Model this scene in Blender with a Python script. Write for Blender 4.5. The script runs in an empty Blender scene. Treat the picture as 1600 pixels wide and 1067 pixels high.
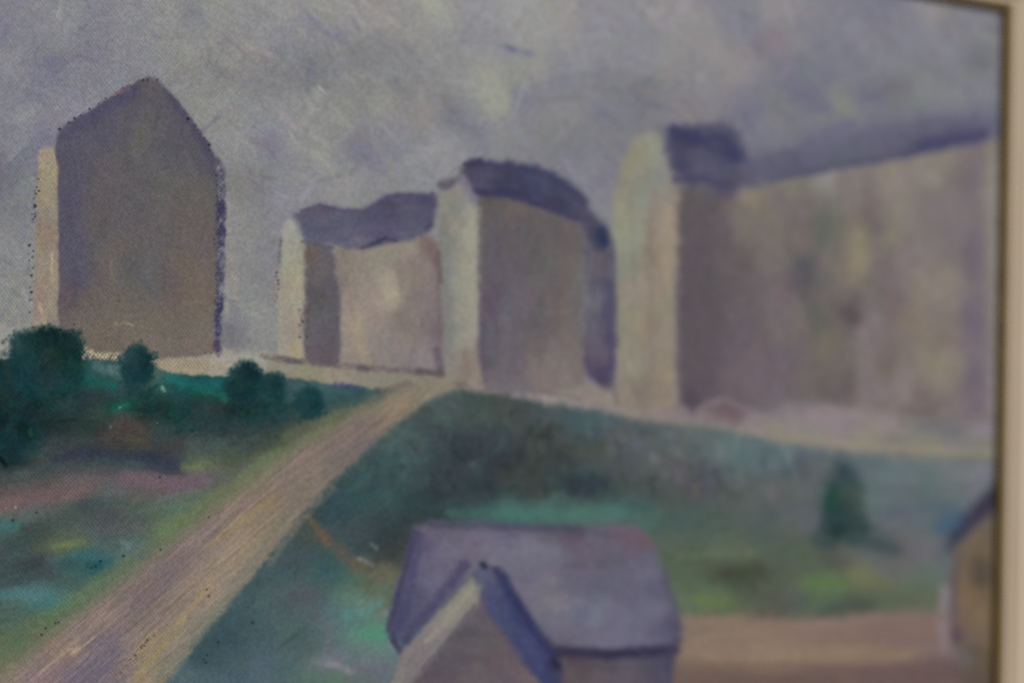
# A framed oil painting of apartment blocks above a meadow, photographed close up from its left side.
import bpy, math
import numpy as np

rng = np.random.default_rng(11)
S = bpy.context.scene
C = S.collection

# ------------------------------------------------------------------ camera geometry
# The picture hangs on a wall in the plane y = 0 facing -y.  The camera stands to its left and looks
# right, so the right rail of the frame is the far end.
LENS, SENSOR = 60.0, 36.0
FPX = LENS / SENSOR * 1600.0
THETA = math.radians(32.5)
ROLL = math.radians(0.85)
DIST = 0.46
fwd = np.array([math.sin(THETA), math.cos(THETA), 0.0])
rt0 = np.array([math.cos(THETA), -math.sin(THETA), 0.0])
up0 = np.array([0.0, 0.0, 1.0])
cr, sr = math.cos(ROLL), math.sin(ROLL)
# camera turned slightly anticlockwise: the picture looks turned clockwise
rt = cr * rt0 + sr * up0
up = cr * up0 - sr * rt0
CAM = np.array([0.0, 0.0, 1.5]) - fwd * DIST

def on_canvas(X, Y):
    """measured photograph position -> (x, z) on the picture plane"""
    dx = (np.asarray(X, float) - 800.0) / FPX
    dy = (533.5 - np.asarray(Y, float)) / FPX
    ry = fwd[1] + dx * rt[1] + dy * up[1]
    t = -CAM[1] / ry
    x = CAM[0] + t * (fwd[0] + dx * rt[0] + dy * up[0])
    z = CAM[2] + t * (fwd[2] + dx * rt[2] + dy * up[2])
    return x, z

# canvas rectangle (sight size of the frame) in plane coordinates
RIGHT = float(on_canvas(1556, 500)[0])
TOP = float(on_canvas(1500, 6)[1])
LEFT = float(on_canvas(-150, 500)[0])
BOTTOM = float(on_canvas(800, 1185)[1])

# ------------------------------------------------------------------ raster of the paint layer
STEP = 1.5
X0, Y0, X1, Y1 = -255.0, -330.0, 1617.0, 1380.0
NX, NY = int((X1 - X0) / STEP) + 1, int((Y1 - Y0) / STEP) + 1
gx = X0 + np.arange(NX) * STEP
gy = Y0 + np.arange(NY) * STEP
GX, GY = np.meshgrid(gx, gy)
GX = GX.astype(np.float32); GY = GY.astype(np.float32)

def upsample(a, ny, nx):
    """smooth (smoothstep) interpolation of a coarse grid to ny x nx"""
    h, w = a.shape[:2]
    yy = np.linspace(0, h - 1.001, ny); xx = np.linspace(0, w - 1.001, nx)
    yi = yy.astype(int); xi = xx.astype(int)
    fy = (yy - yi); fx = (xx - xi)
    fy = (fy * fy * (3 - 2 * fy))[:, None]; fx = (fx * fx * (3 - 2 * fx))[None, :]
    if a.ndim == 3: fy = fy[..., None]; fx = fx[..., None]
    r0 = a[yi]; r1 = a[yi + 1]
    return ((r0[:, xi] * (1 - fx) + r0[:, xi + 1] * fx) * (1 - fy)
            + (r1[:, xi] * (1 - fx) + r1[:, xi + 1] * fx) * fy).astype(np.float32)

def noise(px, py=None, seed=None):
    """value noise in -1..1 with cells of px by py photo pixels"""
    py = py or px
    h = max(3, int((Y1 - Y0) / py) + 2); w = max(3, int((X1 - X0) / px) + 2)
    return upsample(rng.uniform(-1, 1, (h, w)).astype(np.float32), NY, NX)

def blur(a, r):
    """three box blurs, radius r raster cells"""
    r = int(round(r))
    if r < 1: return a
    for _ in range(2):
        for ax in (0, 1):
            pad = [(0, 0)] * a.ndim; pad[ax] = (r + 1, r)
            c = np.cumsum(np.pad(a, pad, mode='edge'), axis=ax, dtype=np.float64)
            n = a.shape[ax]
            hi = np.take(c, np.arange(2 * r + 1, 2 * r + 1 + n), axis=ax)
            lo = np.take(c, np.arange(0, n), axis=ax)
            a = ((hi - lo) / (2 * r + 1)).astype(np.float32)
    return a

WX = noise(34) * 1.7 + noise(12) * 1.3 + noise(5.5) * 1.3
WY = noise(30) * 1.6 + noise(11) * 1.3 + noise(5.0) * 1.3
GRAIN = noise(4.5) * .6 + noise(2.4) * .4
RAG = noise(16) * .45 + noise(7) * .45 + noise(3.4) * .5
BIG = [noise(30), noise(26), noise(22), noise(9)]
def rolled(k):
    return np.roll(BIG[k], (int(rng.integers(NY)), int(rng.integers(NX))), (0, 1))

def poly_mask(pts, warp=1.0):
    pts = np.array(pts, float)
    x0, y0 = pts.min(0) - 14; x1, y1 = pts.max(0) + 14
    j0 = max(0, int((x0 - X0) / STEP)); j1 = min(NX, int((x1 - X0) / STEP) + 1)
    i0 = max(0, int((y0 - Y0) / STEP)); i1 = min(NY, int((y1 - Y0) / STEP) + 1)
    px = GX[i0:i1, j0:j1] + warp * WX[i0:i1, j0:j1]
    py = GY[i0:i1, j0:j1] + warp * WY[i0:i1, j0:j1]
    ins = np.zeros(px.shape, bool)
    n = len(pts)
    for k in range(n):
        xa, ya = pts[k]; xb, yb = pts[(k + 1) % n]
        if ya == yb: continue
        c = ((ya > py) != (yb > py)) & (px < (xb - xa) * (py - ya) / (yb - ya) + xa)
        ins ^= c
    m = np.zeros((NY, NX), np.float32)
    m[i0:i1, j0:j1] = ins
    return m

def field(pts, power=1.7, eps=9.0, ax=1.0, ay=1.0, tilt=0.0):
    """colour field through hand-read colour notes (x, y, r, g, b)"""
    p = np.array(pts, np.float32)
    cs = 7.5
    nx = int((X1 - X0) / cs) + 2; ny = int((Y1 - Y0) / cs) + 2
    cx, cy = np.meshgrid(np.linspace(X0, X1, nx), np.linspace(Y0, Y1, ny))
    num = np.zeros((ny, nx, 3)); den = np.zeros((ny, nx, 1))
    for x, y, r, g, b in p:
        ddx = cx - x; ddy = cy - y + tilt * ddx
        w = ((ddx * ax) ** 2 + (ddy * ay) ** 2 + eps * eps) ** (-power)
        num += w[..., None] * np.array([r, g, b]); den += w[..., None]
    return upsample((num / den).astype(np.float32), NY, NX)

IMG = np.zeros((NY, NX, 3), np.float32)
HGT = np.zeros((NY, NX), np.float32)
DRY = np.zeros((NY, NX), np.float32)
RID = np.zeros((NY, NX), np.int16)
MASKS = {}

BR = rng.uniform(-1, 1, (64, 400)).astype(np.float32)     # bristle profiles
BR = (BR + np.roll(BR, 1, 1) + np.roll(BR, -1, 1)) / 2.2

def stroke(x, y, ang, ln, wd, col, op, mask=None, relief=.6):
    """one brush mark: rounded rectangle with bristle streaks"""
    R = ln / 2 + wd
    j0 = max(0, int((x - R - X0) / STEP)); j1 = min(NX, int((x + R - X0) / STEP) + 2)
    i0 = max(0, int((y - R - Y0) / STEP)); i1 = min(NY, int((y + R - Y0) / STEP) + 2)
    if j1 - j0 < 2 or i1 - i0 < 2: return
    sl = (slice(i0, i1), slice(j0, j1))
    dx = GX[sl] - x; dy = GY[sl] - y
    c, s = math.cos(ang), math.sin(ang)
    u = dx * c + dy * s
    v = -dx * s + dy * c + rng.uniform(-.12, .12) * u * u / max(ln, 1) * .5
    pr = BR[rng.integers(64)]
    b = pr[np.clip((v / wd * 60 + 200).astype(int), 0, 399)]
    eu = np.clip((ln / 2 - np.abs(u) + b * 3.5) / (3.5 + .12 * ln), 0, 1)
    ev = np.clip((wd / 2 - np.abs(v)) / (2.0 + .16 * wd), 0, 1)
    a = eu * ev * op * (1 + .35 * b)
    if mask is not None: a = a * mask[sl]
    a = np.clip(a, 0, 1)
    A = a[..., None]
    IMG[sl] = IMG[sl] * (1 - A) + (np.array(col, np.float32) + (b * 3.5)[..., None]) * A
    HGT[sl] = HGT[sl] * (1 - .7 * a) + a * (.45 + .55 * b) * relief

def scumble(mask, fld, n, angle, ln, wd, jit, op, tints=(), box=None, spread=.25):
    """many marks over one area, each picking up the colour noted there, some with a tint"""
    ys, xs = np.nonzero(mask > .5)
    if len(xs) == 0: return
    for k in range(n):
        q = rng.integers(len(xs)); i, j = ys[q], xs[q]
        x = X0 + j * STEP; y = Y0 + i * STEP
        if x < -40 or y < -40 or y > 1100:
            if rng.random() < .6: continue
        col = fld[i, j] + rng.normal(0, jit) + rng.normal(0, jit * .3, 3)
        if tints and rng.random() < .3:
            col = col + np.array(tints[rng.integers(len(tints))])
        a = (angle(x, y) if callable(angle) else angle) + rng.normal(0, spread)
        stroke(x, y, a, ln * rng.uniform(.55, 1.5), wd * rng.uniform(.6, 1.4), col, op * rng.uniform(.5, 1.1), mask)

def accent(pts, wd, col, op=.8, soft=.75, rough=.4, dry=0.0, mask=None, taper=True):
    """one deliberate painted line or dab following pts"""
    pts = np.array(pts, float)
    R = wd + 10
    x0, y0 = pts.min(0) - R; x1, y1 = pts.max(0) + R
    j0 = max(0, int((x0 - X0) / STEP)); j1 = min(NX, int((x1 - X0) / STEP) + 2)
    i0 = max(0, int((y0 - Y0) / STEP)); i1 = min(NY, int((y1 - Y0) / STEP) + 2)
    if j1 - j0 < 2 or i1 - i0 < 2: return
    sl = (slice(i0, i1), slice(j0, j1))
    wp = min(1.1, wd / 14.0)
    px = GX[sl] + wp * WX[sl]; py = GY[sl] + wp * WY[sl]
    d = np.full(px.shape, 1e9, np.float32)
    if len(pts) == 1: d = np.hypot(px - pts[0, 0], py - pts[0, 1])
    for k in range(len(pts) - 1):
        ax, ay = pts[k]; bx, by = pts[k + 1]
        L = (bx - ax) ** 2 + (by - ay) ** 2 + 1e-6
        t = np.clip(((px - ax) * (bx - ax) + (py - ay) * (by - ay)) / L, 0, 1)
        d = np.minimum(d, np.hypot(px - ax - t * (bx - ax), py - ay - t * (by - ay)))
    hw = wd / 2
    a = np.clip((hw * (1 + soft) - d) / (hw * 2 * soft + 1e-3), 0, 1)
    a = a * a * (3 - 2 * a) * op * 1.12 * (1 + rough * (NB[sl] + .8 * RAG[sl] + .5 * GRAIN[sl]))
    if dry: a = a * np.clip(1 + dry * (GRAIN[sl] * 2.2 - .3), 0, 1.2)
    a = np.clip(a, 0, 1)
    if mask is not None: a = a * mask[sl]
    A = a[..., None]
    IMG[sl] = IMG[sl] * (1 - A) + (np.array(col, np.float32) + 5 * NB[sl][..., None]) * A
    HGT[sl] += a * .25

NB = noise(16) * .6 + noise(7) * .4

CHROMA = .90
SOFT = 1.65
def region(rid, pts, notes, soft=2.5, n=0, angle=0.0, broken=0.0, chroma=1.0, ax=1.0, ay=1.0, tilt=0.0, eps=9.0, cool=0.0, rose=0.0, ln=40, wd=12, jit=4, op=.5, tints=(), warp=1.0,
           mottle=3.0, spread=.25, edge=.7, power=1.7):
    notes = [(x, y, *[(r + g + b) / 3 + (v - (r + g + b) / 3) * CHROMA * chroma for v in (r, g, b)]) for x, y, r, g, b in notes]
    if SOFT and rid >= B1 and rid not in (HEDGE, LEFT_FIELD, ROAD): soft = soft * SOFT
    m0 = poly_mask(pts, warp)
    m = blur(m0, soft * 1.25 / STEP)
    part = (m > .01) & (m < .99)
    k = np.clip(.5 + (m - .5) * 1.25 + RAG * .30, 0, 1)
    m = np.where(part, k * k * (3 - 2 * k) * np.clip(m * 8, 0, 1), m).astype(np.float32)
    if broken: m = m * np.clip(1.05 - broken * .5 + broken * (RAG + .6 * GRAIN) * 1.2, 0, 1)
    fld = field(notes, power, eps, ax, ay, tilt) + np.array((-.3, -.2, 1.0), np.float32) * cool + np.array((1.0, -.7, .4), np.float32) * rose
    mot = rolled(2) * mottle + rolled(3) * mottle * .5
    cm = (rolled(0)[..., None] * np.array([1.0, 0, -.6], np.float32)
          + rolled(1)[..., None] * np.array([-.5, .8, -.5], np.float32)) * mottle * .6
    src = fld + mot[..., None] + cm
    A = m[..., None]
    IMG[:] = IMG * (1 - A) + src * A
    RID[m > .5] = rid
    if n: scumble(np.clip(blur(m0, soft * 1.6 / STEP) * 1.15, 0, 1), fld, n, angle, ln, wd, jit, op, tints, spread=spread)
    MASKS[rid] = m
    return m

# region numbers (each becomes one mesh)
(SKY, TOWER, TOWER_END, TOWER_EDGE, B1, B1_END, B1_SHADE, B1_ROOF, B2, B2_END, B2_SHADE, B2_ROOF, B3, B3_END, B3_ROOF,
 VERGE, HEDGE, LEFT_FIELD, ROAD, MEADOW, YARD, H_ROOF, H_GABLE, H_BARGE, H_CROSS, H_WALL, R_WALL, R_ROOF,
 TREE1, TREE2, TREE3, TREE4, TREE5, TREE6, BAND) = range(1, 36)

# ------------------------------------------------------------------ sky
sky_notes = [
 (0,50,120,119,136),(40,10,128,128,136),(100,20,132,133,137),(150,50,122,121,135),(200,30,133,132,138),(260,40,139,139,136),
 (300,25,128,128,134),(340,15,142,143,135),(390,10,134,134,138),(20,100,131,131,138),(140,65,116,115,135),(80,105,113,112,135),
 (110,90,128,128,133),(200,80,128,128,136),(290,70,138,138,134),(350,100,132,133,129),(385,80,139,133,131),(20,150,124,124,138),
 (50,150,118,118,137),(40,190,136,137,138),(100,180,126,126,140),(10,210,122,122,138),(60,215,112,112,138),(310,120,130,131,129),
 (330,170,134,135,131),(380,220,138,139,138),(10,280,124,124,140),(40,300,141,143,146),(20,400,149,151,151),(20,480,149,151,148),
 (10,530,146,143,141),(375,300,141,141,136),(370,350,146,147,147),(390,420,141,141,143),(380,480,146,147,150),(362,520,130,130,137),
 (410,500,152,154,149),(420,400,142,143,150),(400,300,138,137,142),(430,20,140,140,140),(500,10,146,146,139),(590,15,150,143,139),
 (650,20,142,140,138),(675,10,150,152,141),(750,20,140,140,145),(450,60,132,132,142),(550,40,140,138,138),(430,110,120,121,124),
 (480,110,114,115,120),(560,90,122,123,125),(600,110,126,126,130),(520,130,128,128,132),(550,150,132,133,127),(470,170,136,137,134),
 (440,190,138,138,140),(500,190,134,135,129),(600,150,138,139,129),(620,140,125,126,127),(680,130,130,131,129),(660,180,138,131,130),
 (750,130,145,147,136),(770,155,149,151,137),(740,200,123,123,136),(710,180,119,118,132),(560,240,113,113,134),(500,240,142,143,135),
 (620,220,126,126,139),(690,240,138,138,142),(420,220,121,121,139),(760,60,136,136,142),(810,10,148,148,148),(840,40,146,147,142),
 (830,110,142,143,135),(880,35,147,144,140),(930,20,134,131,140),(900,90,134,135,144),(980,80,132,133,142),(1010,60,127,128,138),
 (1050,30,147,142,144),(1060,60,142,136,136),(1110,80,143,136,136),(1150,100,139,132,132),(1150,20,121,121,136),(1170,40,119,119,136),
 (1100,130,131,128,134),(1040,100,135,133,132),(870,130,121,121,136),(820,160,119,119,134),(880,170,131,132,131),(950,130,121,121,130),
 (940,180,117,117,132),(1000,150,113,113,124),(1050,170,119,118,125),(1080,183,124,118,124),(860,210,124,125,126),(880,230,115,116,121),
 (960,220,117,117,125),(900,255,114,114,136),(920,270,128,128,132),(935,310,128,126,132),(930,285,113,111,134),(830,250,124,123,130),
 (1170,180,109,109,132),(1190,200,114,114,131),(1210,20,140,136,136),(1250,60,126,123,134),(1205,65,126,114,125),(1290,80,118,118,134),
 (1320,50,124,124,140),(1380,20,111,111,132),(1400,40,113,113,132),(1455,15,142,136,139),(1435,20,130,128,138),(1480,40,119,116,120),
 (1520,15,125,120,133),(1550,50,116,116,123),(1430,60,122,124,140),(1480,80,123,124,141),(1530,100,106,108,114),(1470,100,116,116,124),
 (1400,90,120,122,134),(1370,85,126,126,132),(1280,110,109,111,130),(1350,110,114,114,136),(1260,160,102,100,127),(1250,140,109,107,130),
 (1312,165,123,125,121),(1400,140,107,108,113),(1360,150,106,106,127),(1450,130,123,127,128),(1480,150,120,124,128),(1540,120,120,122,131),
 (1220,180,118,120,123),(1250,200,116,118,125),(1180,240,108,108,128),(1540,160,116,118,128),(540,270,138,139,136),(620,280,130,131,134),
 (480,290,132,132,139),(440,310,133,133,142)]
def graded(notes, f, cond=lambda x, y: True):
    return [(x, y, r * f, g * f, b * f) if cond(x, y) else (x, y, r, g, b) for x, y, r, g, b in notes]
sky_notes = graded(sky_notes, .875, lambda x, y: x < 440 and y > 275)
sky_notes = [(x, y, *[131 + (m - 131) * .9 + (v - m) * .82 for m in ((r + g + b) / 3,) for v in (r, g, b)]) if y < 275 else (x, y, r, g, b) for x, y, r, g, b in sky_notes]
region(SKY, [(X0-30,Y0-30),(X1+30,Y0-30),(X1+30,640),(X0-30,640)], sky_notes, soft=1, n=4200,
       angle=lambda x, y: 2.4 if rng.random() < (.65 if x < 350 else .25) else .75, ln=48, wd=11, jit=6, op=.55,
       tints=((-5,-5,4),(6,6,-2),(5,2,1),(4,5,-4),(-8,-8,0),(7,7,7)), mottle=1.6, spread=.4, power=1.7, eps=18, chroma=.85, cool=.8)
scumble(MASKS[SKY] * (GY < 330), IMG.copy(), 240, lambda x, y: (2.4 if rng.random() < (.6 if x < 350 else .2) else .8), 64, 17, 7, .42, tints=((5,6,1),(-6,-6,0),(3,2,2)), spread=.25)
SKYA = lambda p, w, c, o, soft=1.0: accent(p, w * .8, c, o * .62, soft, .8)
SKYA([(473,28),(500,42),(532,58)], 22, (110,110,136), .55)
SKYA([(520,60),(535,66)], 14, (104,104,130), .5)
stroke(502, 141.5, .76, 26, 5, (176,176,168), .9)
stroke(498, 147, .76, 20, 9, (150,150,148), .5)
SKYA([(488,142),(500,156)], 12, (152,152,152), .4)
SKYA([(776,70),(800,80),(830,86)], 13, (100,100,132), .5)
SKYA([(790,72),(808,80)], 6, (92,90,122), .5)
SKYA([(296,16),(308,26)], 15, (112,112,120), .45)
SKYA([(236,52),(246,60)], 12, (112,112,130), .4)
SKYA([(330,100),(342,118)], 16, (116,117,114), .5)
SKYA([(382,78),(390,84)], 9, (150,122,124), .5)
SKYA([(76,92),(90,128)], 18, (108,107,134), .4)
SKYA([(30,140),(70,158)], 16, (112,111,134), .4)
SKYA([(6,38),(2,60)], 26, (108,107,134), .35)
SKYA([(560,236),(590,262)], 26, (112,112,134), .35)
SKYA([(416,212),(430,240)], 22, (114,114,138), .35)
SKYA([(480,112),(500,122)], 18, (104,104,126), .35)
SKYA([(662,0),(682,14)], 22, (160,162,144), .45)
SKYA([(760,120),(780,160)], 34, (154,156,138), .45)
SKYA([(738,205),(760,228)], 24, (112,111,132), .4)
SKYA([(705,175),(720,192)], 22, (112,111,130), .35)
SKYA([(1040,118),(1044,122)], 9, (150,128,118), .5)
SKYA([(1052,180),(1068,182)], 15, (136,116,124), .45)
SKYA([(1208,60),(1226,68)], 14, (138,114,126), .4)
SKYA([(1455,12),(1462,24)], 24, (152,142,144), .4)
SKYA([(1248,150),(1290,170)], 24, (94,93,126), .5)
SKYA([(1350,155),(1372,150)], 20, (98,98,124), .5)
SKYA([(1310,155),(1325,172)], 22, (132,133,122), .5)
SKYA([(1525,98),(1540,104)], 18, (94,96,102), .45)
SKYA([(1385,142),(1412,136)], 16, (100,100,106), .4)
SKYA([(940,180),(950,186)], 22, (104,104,128), .4)
SKYA([(1166,178),(1184,172)], 22, (102,102,130), .4)
A = accent
A_ = accent([(375,330),(386,430),(400,530)], 44, (141,142,139), .3, 1.0)
# halo of reserved pale paint round the buildings
A([(352,300),(356,420),(352,500)], 10, (150,146,140), .35)
A([(362,380),(368,470)], 12, (152,142,132), .28)

# ------------------------------------------------------------------ pale verge / ground below the blocks
verge_notes = [(0,525,150,146,138),(60,525,150,144,134),(150,553,146,136,120),(180,560,140,130,112),(260,572,158,144,118),(300,574,152,140,116),
 (350,560,156,150,136),(400,560,152,150,138),(430,575,140,134,112),(480,582,140,136,108),(520,588,146,136,114),(560,600,138,128,112),
 (600,592,134,128,112),(650,590,134,124,110),(690,592,138,126,104),(720,596,144,132,116),(750,612,140,126,120),(800,604,132,120,122),(800,622,128,120,126),
 (840,615,146,134,124),(880,618,144,132,120),(900,632,138,122,116),(930,628,136,128,112),(960,642,142,130,128),(1000,645,140,126,122),(1050,652,136,122,120),(1080,640,124,108,112),
 (1100,660,136,126,122),(1150,632,122,106,112),(1180,655,138,124,126),(1200,668,134,126,116),(1250,650,136,122,126),(1300,640,140,126,130),(1320,655,136,122,126),
 (1380,640,136,126,126),(1400,660,138,126,122),(1430,648,128,128,116),(1480,668,116,112,114),(1450,664,112,110,112),(1250,682,136,130,114),(1350,686,136,128,110),(1450,690,132,128,106),
 (1540,672,136,124,134),(1550,690,130,126,112),(1550,705,116,116,98),(1400,700,118,118,104)]
region(VERGE, [(-280,508),(60,512),(100,540),(340,545),(400,548),(470,555),(690,575),(700,580),(930,600),(1050,622),(1300,625),(1600,640),(1630,790),(1200,740),(900,670),(640,650),(560,640),(400,620),(-280,620)],
       verge_notes, soft=4, n=420, angle=.08, ln=50, wd=9, jit=5, op=.5, tints=((6,0,4),(3,3,-3),(-6,-6,2)), mottle=2.5, chroma=.8, cool=1)

# ------------------------------------------------------------------ tall tower at the left
tower_pts = [(84,232),(88,214),(100,198),(128,181),(160,160),(180,146),(203,130),(222,124),(234,122),(246,126),(256,139),(280,160),(300,190),(316,212),
 (328,230),(337,250),(342,300),(340,360),(338,430),(335,500),(333,552),(240,562),(130,562),(100,540),(88,500),(88,400),(86,300)]
region(TOWER, tower_pts, [
 (110,210,84,80,104),(150,180,80,76,104),(200,145,78,74,98),(235,135,92,88,94),(260,160,86,82,98),(300,205,84,80,98),(325,240,80,76,98),
 (200,190,90,86,100),(230,190,94,92,92),(220,215,100,98,92),(160,215,88,84,104),(250,230,88,86,98),(300,240,90,88,96),(120,260,84,80,100),(105,320,84,80,102),(110,380,84,82,104),(120,430,86,82,100),
 (105,460,94,82,90),(160,265,97,90,94),(200,290,94,90,94),(260,300,96,94,92),(300,300,98,94,90),(150,335,95,88,92),(200,330,92,90,96),(210,380,98,90,92),(180,400,104,94,90),
 (250,360,98,92,94),(300,360,104,92,92),(320,380,104,94,92),(210,420,92,92,96),(240,430,94,94,98),(260,440,98,88,92),(280,420,110,98,86),(310,430,112,96,88),(300,460,112,98,84),(270,460,108,92,88),(180,440,104,98,92),
 (150,470,104,94,86),(200,470,106,98,88),(180,500,112,102,90),(130,500,108,98,92),(230,510,112,102,88),(290,500,112,102,90),(310,520,116,104,92),(150,530,112,100,86),(220,545,118,106,92),(300,545,116,104,96)],
 soft=2, n=620, angle=1.5, ln=46, wd=14, jit=3, op=.42, tints=((4,-1,0),(-2,-1,3),(1,2,-2)), mottle=1.8, chroma=.72)
mt = MASKS[TOWER]
A([(94,214),(130,192),(180,160),(205,144)], 18, (76,72,100), .45, mask=mt)
A([(258,142),(300,196),(334,248)], 11, (72,68,92), .45, mask=mt)
A([(180,146),(200,139)], 6, (118,92,102), .5)
A([(110,236),(112,300),(110,400),(118,440)], 30, (84,80,100), .3, mask=mt)
A([(172,410),(176,440)], 6, (124,110,98), .4, mask=mt)
A([(176,505),(206,508)], 5, (138,126,108), .45, mask=mt, dry=.5)
# bare canvas showing under the tower
A([(126,545),(150,553),(182,556)], 11, (156,146,126), .75, dry=.9)
A([(124,560),(138,558)], 12, (164,160,156), .7, dry=.9)
A([(255,568),(300,570),(345,572)], 14, (150,138,118), .5, dry=.4)
region(TOWER_END, [(59,236),(64,231),(85,232),(88,280),(89,350),(90,440),(90,514),(74,520),(47,522),(50,480),(54,430),(55,380),(57,340),(58,290)],
 [(70,245,156,142,118),(78,280,152,138,112),(70,310,148,136,112),(75,340,138,130,116),(66,350,134,118,102),(72,372,144,122,102),(80,400,144,132,116),(62,420,142,126,114),(80,420,152,138,116),(70,450,146,130,112),
  (66,470,142,124,112),(78,480,148,134,114),(60,500,142,126,120),(66,505,156,142,118),(84,505,136,120,112)],
 soft=2, n=120, angle=1.55, ln=34, wd=7, jit=5, op=.5, tints=((5,1,-2),(3,4,-1)), warp=.7, chroma=.78)
A([(81,395),(80,420),(82,440)], 4, (166,152,126), .5)
A([(60,475),(68,505)], 5, (166,152,126), .5)
region(TOWER_EDGE, [(334,240),(341,244),(349,262),(352,300),(351,360),(348,430),(346,500),(343,548),(333,552),(334,500),(335,430),(337,360),(340,300),(336,262)],
 [(342,262,84,80,102),(345,300,74,72,100),(343,340,58,52,94),(341,380,62,56,98),(340,420,76,72,102),(339,455,70,66,100),(339,485,56,50,90),(338,520,70,64,98),(337,545,72,62,92)],
 soft=3, n=26, angle=1.58, ln=22, wd=6, jit=7, op=.4, warp=.9, mottle=5, broken=.8, chroma=.85)
A([(336,540),(340,548)], 12, (74,64,90), .6, dry=.8)
A([(352,466),(362,475),(372,512)], 10, (120,120,132), .5, dry=.6)

# ------------------------------------------------------------------ low block with violet roof
region(B1, [(518,386),(560,388),(620,376),(670,366),(684,384),(690,430),(694,520),(692,584),(600,580),(526,572)],
 [(535,400,130,120,104),(560,405,138,128,114),(600,395,140,132,114),(640,390,140,130,114),(668,380,122,104,96),(680,400,118,96,94),(540,440,124,114,106),(560,430,142,130,116),(600,440,150,140,122),(580,470,146,132,120),
  (610,460,154,144,126),(640,430,130,118,106),(660,420,132,120,110),(650,470,126,114,106),(676,460,124,110,110),(550,470,144,128,116),(560,500,152,140,118),(590,510,140,128,116),(630,500,128,116,106),(650,520,126,112,104),
  (540,530,146,132,116),(580,545,138,124,116),(620,550,134,122,116),(660,555,132,120,120),(685,520,112,100,104),(600,570,134,126,114)],
 soft=3, n=200, angle=1.5, ln=34, wd=13, jit=4.5, op=.5, tints=((5,0,1),(4,4,0)), mottle=2.4, chroma=.82, cool=2.5)
A([(552,500),(560,530),(566,560)], 20, (158,144,120), .35, mask=MASKS[B1])
A([(606,440),(608,476)], 26, (158,148,128), .4, mask=MASKS[B1])
A([(684,400),(688,480),(690,520)], 10, (108,92,98), .5)
A([(680,548),(688,572)], 12, (88,80,90), .6)
region(B1_SHADE, [(472,380),(518,386),(524,430),(530,480),(531,530),(530,572),(474,564),(470,500),(472,440)],
 [(485,392,104,92,86),(500,390,98,92,98),(516,392,98,92,104),(490,430,98,94,94),(500,460,90,86,88),(480,470,94,84,88),(515,450,92,88,98),(500,500,96,94,100),(520,510,92,88,96),(485,530,98,94,100),(510,550,94,86,92),(480,555,98,90,98)],
 soft=2.5, n=90, angle=1.53, ln=32, wd=10, jit=3.5, op=.45, mottle=2)
region(B1_END, [(440,358),(448,347),(460,343),(470,352),(474,372),(472,400),(474,440),(473,490),(471,530),(476,562),(430,556),(433,510),(436,450),(438,400)],
 [(458,352,154,156,150),(455,370,146,148,138),(462,380,142,142,134),(450,400,150,150,136),(465,400,150,148,130),(455,430,150,150,128),(450,450,150,138,124),(462,470,152,150,134),(445,490,146,140,128),(465,500,148,140,126),
  (450,520,144,136,128),(440,540,146,142,132),(462,548,160,146,122)],
 soft=3, n=110, angle=1.55, ln=30, wd=9, jit=4.5, op=.5, tints=((6,-2,-2),(0,4,-4)), warp=.8)
A([(437,372),(435,410)], 6, (104,102,112), .6, dry=.6)
A([(430,420),(428,470)], 10, (140,128,124), .4)
region(B1_ROOF, [(450,342),(464,333),(478,327),(500,321),(530,328),(562,329),(580,322),(598,310),(612,303),(645,302),(678,301),(686,312),(682,328),(676,345),(670,362),(655,370),(620,378),(580,388),(545,391),(520,384),(472,381),(470,352),(462,345)],
 [(480,335,92,86,108),(500,330,94,84,104),(520,350,88,90,112),(490,360,84,88,114),(540,370,92,90,116),(560,345,82,82,112),(560,380,104,100,118),(600,330,78,74,104),(620,312,78,74,100),(640,330,86,84,108),(600,355,78,76,112),(640,355,88,88,110),
  (670,312,72,70,104),(675,330,78,78,108),(660,362,84,82,106),(480,378,96,92,112)],
 soft=3, n=120, angle=-.16, ln=40, wd=11, jit=5, op=.5, tints=((3,-3,-1),(-4,0,4)), mottle=3, chroma=.88)
A([(564,389),(586,380),(600,374)], 7, (60,56,84), .7)
A([(604,375),(616,376)], 6, (68,62,86), .6)
A([(470,330),(500,322),(530,329),(566,331),(606,308),(640,306)], 6, (80,72,98), .5)
A([(664,356),(672,352)], 7, (70,58,84), .6)

# ------------------------------------------------------------------ middle block
region(B2, [(742,300),(800,306),(850,322),(900,342),(914,350),(910,400),(908,450),(914,520),(916,585),(905,612),(750,606),(744,540)],
 [(760,330,96,88,84),(800,320,104,94,84),(850,335,100,90,88),(890,350,102,94,92),(760,380,94,92,92),(800,370,96,90,90),(850,370,96,90,88),(890,390,104,94,90),(760,420,94,88,94),(800,420,98,90,96),(840,400,96,94,90),(880,430,108,98,90),(900,440,108,104,98),
  (760,470,96,82,94),(790,490,102,96,104),(820,480,106,94,100),(850,450,100,96,92),(860,470,104,92,88),(880,480,106,96,92),(760,520,92,90,96),(800,520,104,96,100),(840,500,94,94,92),(850,520,100,92,90),(900,510,110,102,100),
  (760,560,94,84,94),(800,560,106,96,100),(850,560,122,110,104),(880,580,130,118,104),(840,590,130,116,104),(890,550,118,106,98),(780,595,112,102,102),(820,605,112,104,104)],
 soft=3.5, n=260, angle=1.5, ln=44, wd=13, jit=4, op=.45, tints=((5,-1,2),(0,2,0),(-3,-2,4)), mottle=2.2, ay=.6, chroma=.8, cool=3)
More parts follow.
